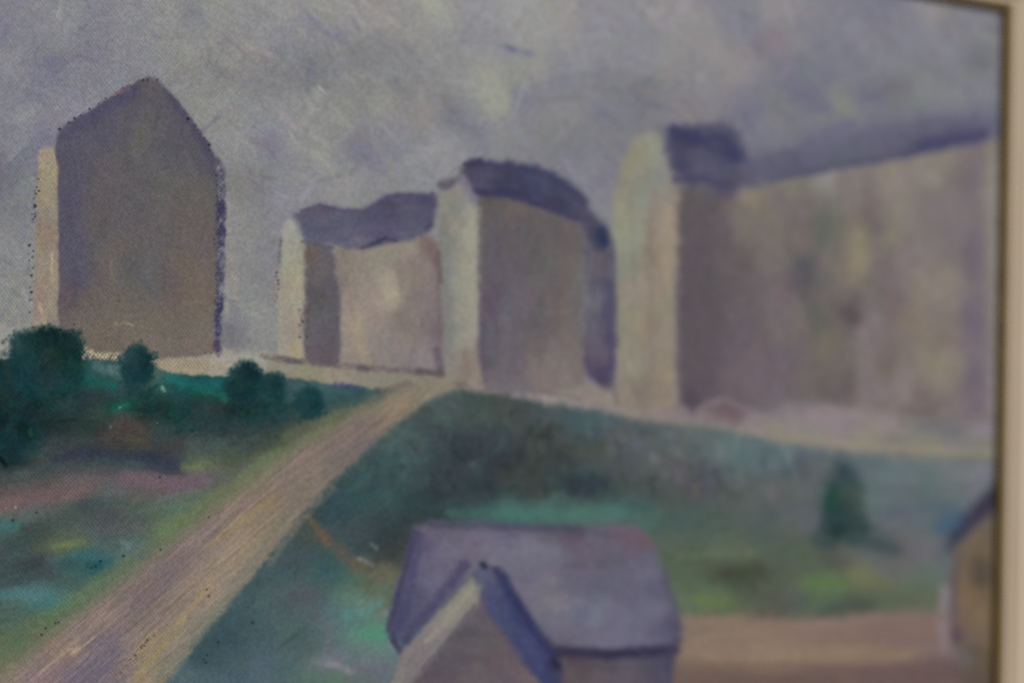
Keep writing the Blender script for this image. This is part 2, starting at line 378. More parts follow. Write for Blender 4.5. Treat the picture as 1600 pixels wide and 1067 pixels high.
region(B2_SHADE, [(913,352),(930,366),(945,380),(955,385),(958,450),(962,520),(960,570),(955,612),(930,598),(914,575),(912,500),(910,430)],
 [(925,375,92,86,104),(920,420,98,96,106),(945,420,94,88,100),(925,470,102,102,110),(948,450,86,82,104),(950,490,80,76,104),(925,520,100,96,106),(935,550,98,90,104),(955,530,74,68,102),(920,575,84,78,104),(935,590,76,66,92),(955,580,76,70,104),(950,605,84,84,88)],
 soft=3.5, n=70, angle=1.55, ln=40, wd=9, jit=4, op=.45, mottle=3)
A([(952,440),(956,520),(957,575)], 9, (66,62,98), .55)
A([(914,560),(920,586),(940,595),(955,590)], 9, (72,64,96), .5)
A([(956,600),(964,630)], 9, (98,92,92), .5)
region(B2_END, [(680,306),(700,292),(716,280),(726,276),(738,300),(745,318),(746,360),(745,430),(744,520),(744,560),(752,602),(700,598),(694,560),(692,500),(690,430),(686,380),(682,345)],
 [(695,310,130,130,118),(710,300,132,130,120),(726,292,122,118,128),(735,305,126,122,128),(700,340,134,130,122),(712,325,122,126,122),(735,330,146,146,134),(695,380,122,122,118),(715,350,138,132,122),(735,370,150,150,134),(700,420,126,128,126),
  (725,420,146,142,128),(738,440,148,150,130),(698,470,124,122,120),(720,470,144,142,130),(735,490,146,142,130),(700,520,118,122,118),(720,530,142,140,130),(735,550,130,120,114),(705,570,132,128,116),(730,580,128,118,110),(745,595,138,128,116)],
 soft=3.5, n=120, angle=1.54, ln=38, wd=9, jit=4.5, op=.5, tints=((5,0,-3),(-3,3,0)), warp=.8)
region(B2_ROOF, [(708,272),(722,262),(738,250),(752,249),(790,254),(830,257),(860,268),(890,286),(915,312),(932,345),(948,356),(956,370),(953,388),(940,394),(926,384),(918,366),(896,342),(850,324),(800,308),(760,304),(738,304),(734,288),(726,272)],
 [(740,256,66,62,92),(760,262,78,74,100),(750,285,82,78,104),(770,272,72,70,98),(800,268,62,64,94),(830,270,62,66,100),(860,285,66,70,102),(780,295,60,60,94),(810,302,62,60,96),(840,300,66,70,104),(890,310,66,66,100),(870,325,66,62,92),(905,340,74,70,98),
  (920,350,78,72,94),(940,365,54,60,92),(948,375,46,54,88),(935,385,66,68,92)],
 soft=3.5, n=110, angle=.35, ln=36, wd=10, jit=5, op=.5, tints=((0,-2,3),(-3,2,3)), mottle=3, chroma=.88)
A([(745,300),(790,300),(820,306)], 10, (56,54,90), .5)
A([(728,258),(748,252)], 12, (60,54,86), .6)
A([(716,278),(700,286),(692,290)], 10, (98,94,108), .5)
A([(690,288),(700,287)], 15, (86,82,94), .7)
A([(940,362),(946,376)], 18, (44,52,86), .6)

# ------------------------------------------------------------------ long block at the right
region(B3, [(1050,286),(1110,286),(1140,302),(1200,282),(1300,266),(1400,248),(1480,232),(1555,216),(1575,216),(1575,655),(1500,660),(1400,650),(1300,632),(1200,650),(1140,640),(1056,632)],
 [(1070,300,96,92,88),(1090,300,112,106,100),(1120,310,104,94,96),(1075,350,92,88,86),(1095,365,106,90,98),(1120,360,96,88,92),(1130,350,102,96,92),(1170,300,134,124,104),(1160,340,122,110,98),(1190,330,122,112,96),(1070,400,94,86,94),(1120,410,96,92,90),(1060,450,88,78,92),
  (1100,460,94,88,90),(1150,430,98,90,90),(1200,400,118,108,104),(1230,290,132,124,108),(1290,278,138,134,122),(1250,320,114,104,102),(1240,300,120,112,98),(1285,355,92,100,88),(1220,320,110,108,104),(1310,300,122,112,106),(1250,370,112,100,96),(1340,375,132,124,96),
  (1350,400,136,126,108),(1330,420,128,118,98),(1400,330,132,124,112),(1390,370,132,122,98),(1400,290,134,126,112),(1450,270,136,128,114),(1360,340,112,102,100),(1370,360,108,100,96),(1255,425,88,88,92),(1300,410,114,106,98),(1380,420,116,102,106),(1380,400,112,102,104),(1420,400,122,112,112),
  (1450,350,122,114,112),(1480,320,118,110,112),(1460,310,118,112,104),(1515,290,112,104,104),(1500,400,118,106,108),(1520,400,104,94,106),(1540,300,128,122,110),(1552,400,132,128,118),(1552,300,132,126,118),(1552,500,130,118,116),(1520,500,110,98,112),(1525,600,106,96,108),(1552,600,130,118,122),
  (1080,500,94,86,90),(1130,520,96,86,94),(1180,480,104,94,98),(1100,560,98,88,94),(1160,580,112,98,106),(1220,480,112,100,104),(1250,500,116,106,98),(1280,500,108,98,92),(1330,490,92,84,84),(1270,490,92,92,88),(1360,510,124,114,118),(1300,540,116,108,94),(1320,560,108,98,90),(1350,560,126,114,110),
  (1380,560,112,100,92),(1400,470,112,100,98),(1420,500,128,118,98),(1440,460,136,126,108),(1480,440,136,126,112),(1470,520,126,114,104),(1450,570,134,126,104),(1480,580,134,126,106),(1410,600,130,120,112),(1440,630,112,100,94),(1290,610,96,92,90),(1270,590,108,100,94),(1320,600,104,94,88),(1360,620,124,112,110),
  (1220,560,110,96,104),(1200,620,110,98,104),(1130,610,104,90,98),(1080,600,92,84,92),(1075,630,84,78,86),(1220,652,112,106,108),(1500,640,122,110,110)],
 soft=5, n=760, angle=1.54, ln=52, wd=15, jit=4.5, op=.42, tints=((5,0,3),(3,2,-2),(-4,-4,2)), mottle=3.2, spread=.6, ay=.85, eps=11, chroma=.74, cool=.8, rose=.8)
A([(1092,320),(1092,470),(1088,600)], 62, (90,83,88), .62, soft=.5)
A([(1150,420),(1160,520),(1140,620)], 50, (100,90,96), .35, soft=1)
A([(1520,260),(1522,400),(1522,500),(1520,640)], 24, (108,98,110), .35)
A([(1551,225),(1552,400),(1552,640)], 16, (138,132,122), .45)
A([(1255,410),(1256,432)], 26, (84,84,90), .4)
A([(1328,484),(1334,494)], 22, (84,76,80), .45)
A([(1275,500),(1276,520)], 18, (88,92,86), .4)
A([(1340,365),(1344,420)], 16, (144,134,108), .35)
A([(1056,300),(1060,420),(1056,520)], 10, (84,78,86), .4)
A([(1078,618),(1082,634)], 20, (78,72,86), .5)
A([(1345,520),(1348,640)], 18, (130,118,120), .35)
region(B3_END, [(984,232),(1000,214),(1020,206),(1034,206),(1040,232),(1050,268),(1058,290),(1058,350),(1056,420),(1054,500),(1050,580),(1056,634),(1010,644),(966,640),(962,600),(962,540),(960,480),(958,420),(956,360),(958,310),(964,282),(972,256)],
 [(1015,215,138,138,124),(1025,240,140,140,130),(1000,240,132,130,114),(990,250,138,134,112),(970,290,138,132,116),(1000,280,132,132,120),(1030,285,130,132,128),(1050,300,136,128,116),(975,330,142,138,120),(1000,320,132,134,124),(1030,310,136,132,124),(1045,330,146,132,118),
  (970,370,140,142,122),(990,370,140,142,128),(1020,370,136,124,110),(1040,360,148,134,120),(965,420,126,128,116),(985,410,136,132,120),(1015,400,128,118,104),(1045,410,146,134,116),(975,460,138,130,118),(995,450,146,132,120),(1020,450,138,128,116),(1045,460,138,128,112),
  (970,510,132,130,118),(995,510,146,132,112),(1015,510,130,118,106),(1040,510,140,128,118),(975,560,142,138,124),(1000,560,132,126,114),(1030,560,138,126,114),(1048,580,142,128,108),(975,610,134,124,112),(1000,610,124,114,106),(1030,610,134,122,110),(1050,630,140,126,114)],
 soft=5, n=150, angle=1.55, ln=50, wd=11, jit=4, op=.45, tints=((5,-2,-2),(-2,4,0)), mottle=3)
region(B3_ROOF, [(1030,200),(1060,196),(1130,195),(1150,205),(1160,225),(1168,254),(1230,236),(1290,212),(1340,204),(1400,192),(1470,186),(1520,182),(1566,178),(1560,208),(1530,222),(1480,228),(1420,241),(1340,256),(1260,270),(1195,284),(1160,292),(1148,302),(1120,304),(1104,290),(1056,286),(1048,262),(1040,232)],
 [(1045,205,86,84,114),(1065,215,64,62,98),(1085,220,68,68,100),(1110,208,78,76,108),(1130,215,70,70,102),(1150,240,66,68,102),(1060,245,78,78,106),(1100,250,84,86,110),(1060,275,74,68,100),(1120,275,80,80,112),(1140,290,80,76,98),(1180,265,88,88,112),
  (1250,240,94,94,118),(1240,262,80,82,108),(1310,215,104,102,122),(1320,240,92,94,116),(1320,255,84,92,104),(1390,205,94,92,112),(1400,225,90,88,112),(1420,235,72,76,96),(1470,195,90,88,112),(1480,215,74,72,106),(1530,200,86,86,116),(1520,214,70,68,106),(1556,195,106,108,124)],
 soft=6, n=130, angle=-.2, ln=50, wd=12, jit=4, op=.45, tints=((0,-3,4),(4,0,-3)), mottle=3, chroma=.85)
A([(1060,212),(1080,218)], 24, (56,54,94), .5)
A([(1110,232),(1140,238),(1150,250)], 16, (60,60,94), .5)
A([(1120,292),(1140,306)], 14, (82,76,100), .6)
A([(1410,240),(1450,232),(1530,214)], 14, (66,64,102), .5, soft=.8)
A([(1290,205),(1330,194)], 14, (94,92,122), .4, soft=.8)

A([(1052,204),(1076,214),(1100,222)], 16, (60,60,96), .7)
A([(1112,214),(1136,222),(1152,246)], 12, (62,62,98), .65)
A([(1060,232),(1066,262)], 16, (66,64,98), .5)
A([(1052,282),(1100,280),(1140,292)], 9, (70,66,94), .55)
A([(1200,282),(1280,266),(1400,244),(1480,230)], 9, (74,74,98), .6)
A([(1180,262),(1300,230),(1430,208),(1552,192)], 42, (97,96,118), .5, soft=1.2)
A([(1250,222),(1330,204),(1420,192),(1530,180)], 26, (104,102,124), .4, soft=1.3)
A([(1440,226),(1500,218),(1536,212)], 17, (64,62,100), .6, soft=.9)
A([(742,302),(790,305),(840,320),(900,342)], 9, (58,56,88), .55)
A([(745,255),(800,262),(856,274),(896,304)], 8, (58,58,92), .4)
A([(956,378),(958,450),(962,540)], 7, (72,70,98), .5)
A([(985,300),(990,420),(985,560)], 9, (124,124,116), .4)
A([(1018,300),(1014,420),(1018,600)], 9, (126,116,106), .4)
A([(1042,330),(1040,460)], 10, (150,138,122), .4)
A([(690,340),(694,440),(700,560)], 15, (120,120,117), .45)
A([(734,330),(738,430),(736,540)], 12, (150,147,132), .4)
A([(722,282),(732,300),(738,312)], 14, (112,106,124), .5)
A([(770,619),(850,623),(930,636)], 8, (146,137,141), .5)
A([(765,606),(840,610),(905,622)], 6, (106,98,106), .45)
A([(880,470),(884,540)], 18, (118,108,98), .3)
A([(684,395),(688,440)], 8, (96,82,86), .5)
A([(470,378),(500,384),(520,388)], 5, (84,80,92), .5)
# ------------------------------------------------------------------ verge marks
A([(410,556),(440,560),(480,566),(540,572),(600,575),(640,579),(690,580)], 9, (92,84,88), .48, dry=.4)
A([(436,560),(470,564)], 9, (84,78,86), .5)
A([(560,574),(572,577)], 9, (78,70,78), .5)
A([(650,580),(690,582)], 11, (86,78,82), .5)
A([(590,610),(606,616)], 10, (96,82,84), .5)
A([(790,605),(830,608)], 8, (112,106,112), .5)
A([(712,600),(724,600)], 9, (104,92,88), .5)
A([(1108,650),(1130,643),(1148,652)], 20, (108,90,95), .5, soft=1)
A([(1088,640),(1108,630),(1130,622),(1160,638),(1206,658)], 9, (138,124,128), .42, soft=1)
A([(1410,664),(1460,664),(1500,672)], 13, (110,106,112), .5)
A([(960,652),(1080,665),(1200,679),(1320,693),(1440,702),(1556,708)], 11, (142,134,122), .55, soft=.6)
A([(1260,650),(1330,646),(1390,654)], 22, (140,127,131), .35)
A([(1215,645),(1240,636),(1300,636)], 20, (140,126,132), .4)

# ------------------------------------------------------------------ left field, hedge
left_notes = [
 (-150,700,40,66,68),(-200,800,80,88,86),(-200,950,72,96,90),(-150,1150,88,104,84),
 (130,590,26,98,92),(155,575,50,100,96),(170,580,80,112,112),(160,600,30,96,90),(185,600,58,92,96),(200,605,52,80,84),(270,590,42,118,110),(250,580,86,118,108),(330,600,32,108,112),(310,606,24,98,100),(290,600,24,84,86),
 (350,625,48,100,86),(320,622,40,82,78),(190,635,28,108,92),(230,640,30,60,60),(280,645,28,70,66),(300,660,34,72,72),(340,640,74,80,84),(310,645,66,76,78),(100,600,32,70,70),(105,625,54,78,84),(100,640,60,84,88),(150,650,62,88,80),(140,620,58,74,78),
 (60,600,44,74,72),(40,620,30,64,68),(20,610,40,72,68),(0,600,44,72,64),(15,640,40,68,70),(50,640,28,60,64),(0,650,24,56,62),(10,700,22,52,58),(60,670,30,62,66),(90,660,40,68,70),(130,670,48,74,72),(30,720,26,54,60),
 (200,670,90,80,74),(195,655,86,80,76),(170,680,84,80,76),(215,690,84,80,68),(250,690,70,76,78),(280,690,84,78,80),(110,690,80,90,92),(70,700,72,84,86),(55,715,80,86,88),(150,705,62,70,80),(120,712,56,64,80),
 (230,715,50,58,78),(265,725,50,54,80),(180,716,58,66,76),(330,700,86,98,96),(300,720,94,108,86),(310,728,106,118,78),(350,715,88,104,86),(380,720,96,102,88),(400,690,70,82,82),(380,680,62,78,78),(340,665,50,74,76),(420,690,84,94,80),
 (20,770,98,84,84),(100,755,102,88,88),(140,750,106,94,94),(200,745,108,94,98),(240,750,106,92,98),(280,755,112,88,104),(320,745,98,90,100),(350,750,90,94,90),(20,785,112,90,90),(70,775,110,92,90),(120,770,112,98,94),(180,765,98,98,104),(230,770,98,90,88),
 (30,740,72,80,82),(90,735,74,82,84),(150,730,72,80,84),(200,730,76,78,88),(130,790,62,80,78),(160,785,68,84,82),(40,800,84,98,92),(10,795,112,104,100),(270,790,82,110,92),(300,775,86,106,92),(330,790,98,112,80),(220,790,80,98,90),(370,760,104,112,86),(400,740,106,116,86),
 (430,710,98,112,84),(460,680,92,104,78),(480,665,84,90,74),(520,655,106,112,74),(50,830,60,74,72),(80,852,86,98,78),(104,851,100,114,82),(180,820,80,86,88),(200,830,84,90,92),(170,810,72,82,82),(260,830,98,120,84),(240,850,92,110,94),(280,815,98,118,82),
 (130,870,54,102,106),(150,885,34,90,92),(110,880,52,84,90),(200,860,88,110,108),(190,845,76,100,98),(50,880,60,68,72),(20,860,70,82,84),(80,895,62,76,80),(60,930,78,122,124),(40,925,72,112,114),(80,942,60,112,112),(100,910,70,96,92),(110,895,58,92,92),(150,920,90,114,96),(180,900,96,116,94),(20,950,72,96,88),
 (100,960,82,104,82),(50,980,88,112,80),(80,968,94,112,82),(20,1010,92,110,82),(40,995,86,104,76),(10,970,76,100,86),(10,820,58,106,102),(30,850,56,76,76),(20,900,58,78,82),(10,1045,112,110,92),(70,985,104,108,84),
 (400,640,36,66,64),(440,640,44,72,72),(480,620,46,88,88),(520,610,52,90,92),(550,610,50,86,92),(500,600,64,100,104),(540,600,68,88,104),(460,605,62,88,92),(420,660,62,76,76),(450,655,54,74,74),(510,640,60,80,82),(530,625,54,84,84),(380,650,30,64,68),(360,640,26,60,60)]
lf = [(-280,555),(60,560),(140,560),(180,564),(230,570),(260,580),(310,586),(350,586),(400,580),(440,588),(500,598),(560,604),(578,608),(650,606),(600,660),(540,690),(500,720),(420,790),(280,900),(140,1000),(20,1090),(-280,1290)]
left_notes = graded(left_notes, .86, lambda x, y: y < 725 and x < 430)
left_notes = graded(left_notes, .88, lambda x, y: 600 < y < 692 and (x < 130 or 330 < x < 430))
left_notes = graded(left_notes, .93, lambda x, y: 600 < y < 690 and x < 430)
ml = region(LEFT_FIELD, lf, left_notes, soft=3, n=1200, angle=lambda x, y: -.12 if y < 800 else (-.45 if x > 120 else -.2), ln=36, wd=10, jit=5, op=.45,
       tints=((-6,6,6),(8,2,0),(2,8,-4),(-4,-4,6)), mottle=3, spread=.22, power=1.8, ax=.5, tilt=.18, chroma=.86)
hp = [(-280,548),(-60,552),(14,556),(60,560),(150,566),(235,580),(300,590),(360,590),(440,592),(510,602),(566,606),(576,614),(540,640),(500,655),(440,668),(380,680),(320,676),(270,680),(225,680),(200,645),(180,660),(150,690),(110,680),(60,710),(36,735),(0,728),(-280,740)]
mh = poly_mask(hp); RID[(mh > .5)] = HEDGE; MASKS[HEDGE] = blur(mh, 2)
A([(260,590),(300,598),(345,600)], 12, (34,100,104), .45)
A([(280,602),(330,610),(350,620)], 12, (34,104,92), .45)
A([(124,588),(150,596),(176,604)], 12, (26,88,84), .45)
A([(150,572),(185,582)], 15, (92,120,122), .45)
A([(180,638),(195,632)], 11, (34,108,92), .45)
A([(252,604),(256,610)], 6, (118,152,140), .6)
A([(190,652),(170,682),(200,678),(226,686),(204,662)], 18, (85,79,76), .4)
A([(250,672),(340,666),(430,662)], 26, (52,73,75), .4, soft=1)
A([(300,692),(370,690),(420,684)], 22, (74,90,86), .4, soft=1)
A([(60,730),(130,720),(260,728)], 14, (64,76,82), .35, soft=1)
A([(85,714),(150,708),(230,714),(275,730)], 12, (52,60,78), .4)
A([(230,728),(290,742)], 8, (58,58,74), .3)
A([(286,728),(325,724)], 10, (104,114,84), .35)
A([(0,790),(60,776),(130,762)], 18, (112,90,94), .4)
A([(190,748),(270,752),(320,750)], 18, (114,92,106), .4)
A([(265,764),(300,760)], 10, (112,88,104), .3)
A([(82,852),(128,846)], 9, (112,126,82), .4)
A([(110,868),(175,872)], 14, (62,104,106), .35, soft=1)
A([(136,884),(158,880)], 9, (34,84,88), .45)
A([(10,926),(62,926),(96,940)], 16, (78,118,122), .38, soft=1)
A([(190,846),(200,852)], 8, (104,126,132), .5)
A([(250,838),(300,800),(360,760),(430,706)], 16, (104,122,84), .4)
A([(70,962),(140,920),(200,874)], 22, (96,118,86), .35)
A([(420,700),(450,684),(490,668),(535,650)], 8, (76,76,72), .45)
A([(516,664),(536,656)], 10, (108,118,66), .5)
A([(0,812),(24,824)], 12, (62,106,103), .35, soft=1)
A([(524,600),(556,606)], 8, (60,68,104), .5)

# trees at the left
def foliage(pts, wd, n, col, op=.5):
    pts = np.array(pts, float)
    for _ in range(n):
        k = rng.integers(len(pts) - 1); p = pts[k] + (pts[k + 1] - pts[k]) * rng.random() + rng.normal(0, wd * .33, 2)
        stroke(p[0], p[1], rng.normal(-.5, .9), rng.uniform(9, 20), rng.uniform(6, 11), np.array(col) + rng.normal(0, 5) + rng.normal(0, 2, 3), rng.uniform(.5, 1) * op)
foliage([(30,585),(20,640),(14,690)], 46, 150, (24,54,57), .55)
foliage([(40,610),(90,620),(120,640)], 36, 80, (32,62,64), .45)
foliage([(40,660),(62,690),(40,715)], 26, 50, (28,58,62), .45)
foliage([(205,590),(232,625),(275,650),(300,668)], 28, 110, (27,60,58), .55)
foliage([(370,615),(390,640),(420,650)], 30, 80, (28,60,60), .5)
foliage([(430,620),(436,650)], 22, 40, (32,64,64), .5)
foliage([(300,640),(360,655),(420,660)], 18, 50, (40,66,67), .35)
foliage([(484,618),(486,644)], 16, 30, (30,62,62), .5)
foliage([(0,560),(2,600)], 16, 26, (24,52,54), .5)
def tree(rid, pts, notes, n=60, g=.86, soft=3.5, chroma=1.0):
    notes = graded(notes, g)
    m = region(rid, pts, notes, soft=soft, chroma=chroma, cool=4, n=n, angle=-.5, ln=16, wd=9, jit=5, op=.5, tints=((-4,6,7),(6,6,4)), mottle=5, spread=.9, warp=1.7)
    P = np.array(pts, float); c = P.mean(0); f = field(notes)
    for k in range(len(P)):
        a, b = P[k], P[(k + 1) % len(P)]
        for _ in range(max(2, int(np.hypot(*(b - a)) / 4))):
            p = a + (b - a) * rng.random(); p = p + (c - p) / np.hypot(*(c - p)) * rng.uniform(-7, 9)
            i = int((p[1] - Y0) / STEP); j = int((p[0] - X0) / STEP)
            stroke(p[0], p[1], rng.uniform(0, 3.14), rng.uniform(6, 10), rng.uniform(7, 11), f[i, j] + rng.normal(0, 5) + np.array((-2, 0, 5)), rng.uniform(.35, .85))
    return m
tree(TREE1, [(10,536),(24,522),(46,518),(70,514),(98,516),(118,519),(129,530),(129,556),(128,585),(122,604),(100,616),(60,622),(24,612),(16,580)],
 [(30,535,36,66,62),(60,530,24,56,52),(90,525,20,52,46),(110,535,26,60,54),(40,560,36,74,68),(80,555,44,70,56),(100,550,30,64,52),(115,575,26,66,60),(40,590,28,68,68),(80,590,34,64,64),(100,600,26,70,68)], 110)
A([(22,528),(30,548)], 12, (48,80,78), .4)
A([(34,668),(42,682)], 20, (14,34,34), .65)
A([(46,672),(48,680)], 7, (40,80,48), .5)
A([(0,580),(4,600)], 12, (22,50,54), .6)
A([(0,716),(8,726)], 8, (10,24,26), .8)
A([(0,690),(20,700),(40,690)], 34, (20,56,62), .4)
tree(TREE2, [(184,566),(190,552),(202,542),(216,538),(230,542),(238,560),(238,582),(228,600),(206,604),(190,592)],
 [(200,552,44,78,78),(215,548,34,70,66),(228,560,26,62,58),(205,575,38,72,72),(225,585,26,62,62),(215,598,32,70,70)], 50)
tree(TREE3, [(352,598),(358,580),(370,568),(388,564),(402,570),(412,586),(410,606),(400,622),(372,630),(356,620)],
 [(365,582,38,72,70),(385,575,26,58,56),(400,580,18,52,52),(375,600,30,62,60),(400,605,22,62,60),(380,620,26,64,66)], 50)
tree(TREE4, [(404,600),(410,588),(424,582),(440,586),(446,604),(442,622),(426,632),(408,624)],
 [(415,592,34,70,66),(432,595,24,60,58),(440,610,22,64,62),(418,615,34,74,72)], 36)
tree(TREE5, [(458,630),(464,612),(478,604),(494,606),(503,618),(502,640),(490,654),(470,652)],
 [(470,620,42,76,76),(488,612,32,70,72),(498,630,24,66,64),(478,640,34,72,72)], 36)

# ------------------------------------------------------------------ right meadow
mead_notes = [
 (700,640,72,88,88),(660,700,64,84,86),(760,690,60,72,78),(740,640,68,84,80),(790,640,66,76,72),(700,740,56,68,74),(600,720,60,84,86),(620,690,74,92,92),(560,780,54,82,84),(650,790,50,72,76),(530,800,50,76,80),(600,780,56,80,82),(680,770,48,62,68),(640,740,62,80,82),
 (850,680,64,72,70),(900,650,66,92,96),(860,640,70,82,88),(930,660,70,96,100),(1000,690,84,90,100),(950,720,76,86,90),(970,680,84,88,92),(1050,730,90,92,94),(1030,690,86,96,100),(1080,680,92,106,106),(1140,700,92,112,114),(1160,720,86,108,110),(1180,760,88,94,94),(1090,760,84,80,86),(1100,745,76,82,90),
 (900,760,50,60,66),(920,755,48,60,70),(820,740,60,68,66),(840,770,58,66,64),(870,710,66,74,70),(930,700,74,78,74),(780,720,54,62,68),(760,760,52,64,70),(720,700,54,64,72),(990,750,78,84,82),(1040,770,76,84,80),(960,770,62,84,80),
 (1200,700,88,110,114),(1230,700,86,104,114),(1220,730,82,98,106),(1250,760,90,96,96),(1230,780,88,92,94),(1275,740,92,98,100),(1350,720,88,106,112),(1400,740,98,116,118),(1450,790,82,100,112),(1380,780,92,112,116),(1430,750,94,112,114),(1500,740,112,116,118),(1480,770,100,112,112),(1480,800,78,98,112),(1540,745,116,116,126),
 (1400,800,84,94,108),(1420,770,90,104,108),(1250,800,90,98,102),(1270,820,92,98,104),(700,800,54,76,76),(650,810,52,66,70),(800,800,68,114,106),(850,790,72,112,104),(760,800,62,96,94),(900,805,72,112,102),(880,780,66,100,94),(950,800,76,114,104),(980,795,66,98,94),(1000,815,70,106,98),(1050,810,72,94,88),(1100,830,80,98,88),(1080,815,70,90,86),
 (1030,850,82,98,82),(1060,870,84,98,78),(1150,860,92,106,86),(1120,862,88,106,84),(1180,840,82,96,88),(1200,815,80,92,90),(1100,880,82,92,72),(1160,900,68,76,62),(1140,890,74,82,66),(1080,930,90,112,84),(1060,910,86,104,78),(1120,940,96,112,74),(1200,930,84,92,76),(1180,890,74,84,66),(1050,940,98,112,88),
 (1220,850,82,98,84),(1250,860,80,100,78),(1230,880,86,94,78),(1300,910,94,114,72),(1290,935,86,112,80),(1270,910,90,112,78),(1350,890,108,110,86),(1340,900,106,114,78),(1370,910,104,108,80),(1240,930,82,94,88),(1210,950,84,86,76),(1400,940,88,100,78),(1420,920,92,108,84),(1450,900,94,110,100),(1460,930,94,106,80),(1450,860,108,106,110),
 (1420,850,106,98,106),(1400,860,98,94,102),(1360,870,98,104,106),(1330,945,72,84,72),(1300,955,78,88,80),(1290,860,84,90,82),(1310,880,82,86,76),(1390,840,84,94,94),(1370,850,76,88,90),(1400,820,98,106,108),(1430,810,88,104,108),(1470,860,88,98,108),(1470,890,92,106,106),(1380,890,98,100,104),
 (430,850,60,84,88),(400,900,64,86,90),(500,900,70,92,90),(480,930,84,88,92),(460,870,68,82,88),(450,830,62,80,84),(420,950,76,94,98),(500,1000,80,102,100),(540,970,84,122,120),(520,955,84,112,116),(570,940,98,130,126),(550,930,86,118,104),(560,990,88,130,116),(590,985,86,134,116),(600,1010,94,124,118),(560,1015,96,122,118),
 (520,1035,112,112,124),(560,1040,104,106,118),(590,1040,100,104,118),(440,1050,76,98,104),(410,1040,80,96,110),(500,1060,80,112,100),(550,1055,96,108,106),(520,1060,90,116,100),(580,920,90,104,84),(600,900,106,104,84),(590,890,104,100,84),(560,900,78,104,90),(600,940,94,106,84),(520,900,60,96,96),(530,880,62,92,88),(510,890,52,86,94),
 (350,1000,56,80,88),(320,1030,60,84,90),(300,1060,78,98,104),(380,960,60,84,90),(350,1060,74,94,104),(380,1020,70,90,98),(380,900,66,88,92),(520,820,62,76,82),(500,810,56,74,80),(580,850,56,68,72),(610,870,60,66,66),(600,830,50,62,66),(560,830,64,78,82),(620,850,56,60,64),
 (470,990,70,94,92),(460,1010,74,94,96),(400,990,68,90,94),(480,830,78,84,76),(480,960,80,92,96),(510,970,92,100,106),
 (900,1200,80,96,80),(500,1250,80,100,96),(1300,1200,110,96,84)]
mead_notes = [(x, y, *[m + (v - m) * (.8 if x > 640 else .95) for m in ((r + g + b) / 3,) for v in (r, g, b)]) for x, y, r, g, b in mead_notes]
mm = region(MEADOW, [(700,608),(740,610),(790,616),(840,628),(900,636),(950,646),(990,656),(1060,662),(1120,668),(1200,688),(1300,704),(1400,716),(1500,722),(1630,726),(1630,1390),(120,1390),(180,1180),(252,1067),(270,1000),(310,940),(360,870),(420,796),(465,752),(525,702),(585,652),(630,626)],
 mead_notes, soft=5, n=1900, angle=lambda x, y: (-.7 if x < 640 else (.1 if y < 790 else -.08)), ln=48, wd=14, jit=4, op=.42,
 tints=((-5,5,4),(6,0,2),(2,4,-3),(-3,-3,5)), mottle=2.6, spread=.3, power=1.8, ax=.62, eps=11)
A([(478,806),(496,824),(512,846)], 13, (98,88,68), .5)
A([(504,836),(530,860),(560,888)], 18, (112,86,76), .45, soft=1)
A([(552,876),(572,884)], 12, (98,92,72), .5)
A([(560,872),(580,882)], 7, (124,122,124), .55)
A([(578,848),(588,856)], 6, (96,104,108), .5)
A([(512,1036),(530,1040),(548,1050)], 9, (134,130,142), .55)
A([(540,958),(570,958),(592,940)], 14, (92,136,132), .4)
A([(570,990),(596,992)], 16, (78,138,112), .45)
A([(516,1020),(510,980)], 10, (104,102,112), .35)
A([(596,962),(606,952)], 10, (132,128,128), .5)
A([(612,1010),(622,1016)], 8, (136,124,136), .5)
A([(690,700),(720,740),(740,770)], 50, (50,60,68), .3)
A([(860,748),(935,764)], 26, (48,58,66), .22, soft=1)
A([(1096,742),(1100,758)], 14, (72,78,92), .4)
A([(700,800),(800,802),(980,800)], 14, (70,118,108), .35)
A([(1060,868),(1180,862)], 10, (96,110,88), .35)
A([(1130,896),(1190,892)], 16, (64,70,56), .4)
A([(1090,936),(1130,938)], 20, (98,120,76), .4)
A([(1260,912),(1310,912)], 24, (92,116,74), .4)
A([(1330,896),(1375,908)], 18, (112,114,80), .4)
A([(1300,948),(1360,944)], 14, (68,80,70), .4)
A([(640,640),(680,620)], 8, (84,98,94), .4)
for _ in range(330):
    x = rng.uniform(600, 1260); y0_ = 630 + max(0, x - 760) * .125; y = rng.uniform(y0_ + 6, 778)
    i = int((y - Y0) / STEP); j = int((x - X0) / STEP)
    stroke(x, y, rng.normal(1.2, .7), rng.uniform(14, 34), rng.uniform(9, 18), IMG[i, j] + rng.choice([-11, -8, 8, 10]) + rng.normal(0, 2.5, 3), rng.uniform(.25, .6), MASKS[MEADOW])
# poplar-like tree in the meadow
tree(TREE6, [(1305,716),(1313,706),(1321,716),(1330,738),(1340,748),(1348,768),(1344,790),(1352,812),(1357,836),(1342,846),(1318,842),(1300,852),(1282,848),(1273,836),(1284,816),(1278,795),(1287,775),(1285,760),(1296,748),(1300,728)],
 [(1312,720,58,84,86),(1312,745,52,76,78),(1300,770,46,80,70),(1325,770,60,80,66),(1295,775,40,84,66),(1310,800,40,76,66),(1335,790,62,82,70),(1340,820,52,76,68),(1300,830,36,64,58),(1320,840,40,68,64),(1350,835,48,72,72),(1290,840,48,70,68)], 50, .98, 7, .72)
A([(1300,766),(1294,784)], 14, (36,72,60), .45)
A([(1335,840),(1365,848),(1396,858)], 20, (62,76,79), .6, soft=1)
A([(1270,846),(1300,852)], 12, (60,74,76), .4, soft=1)

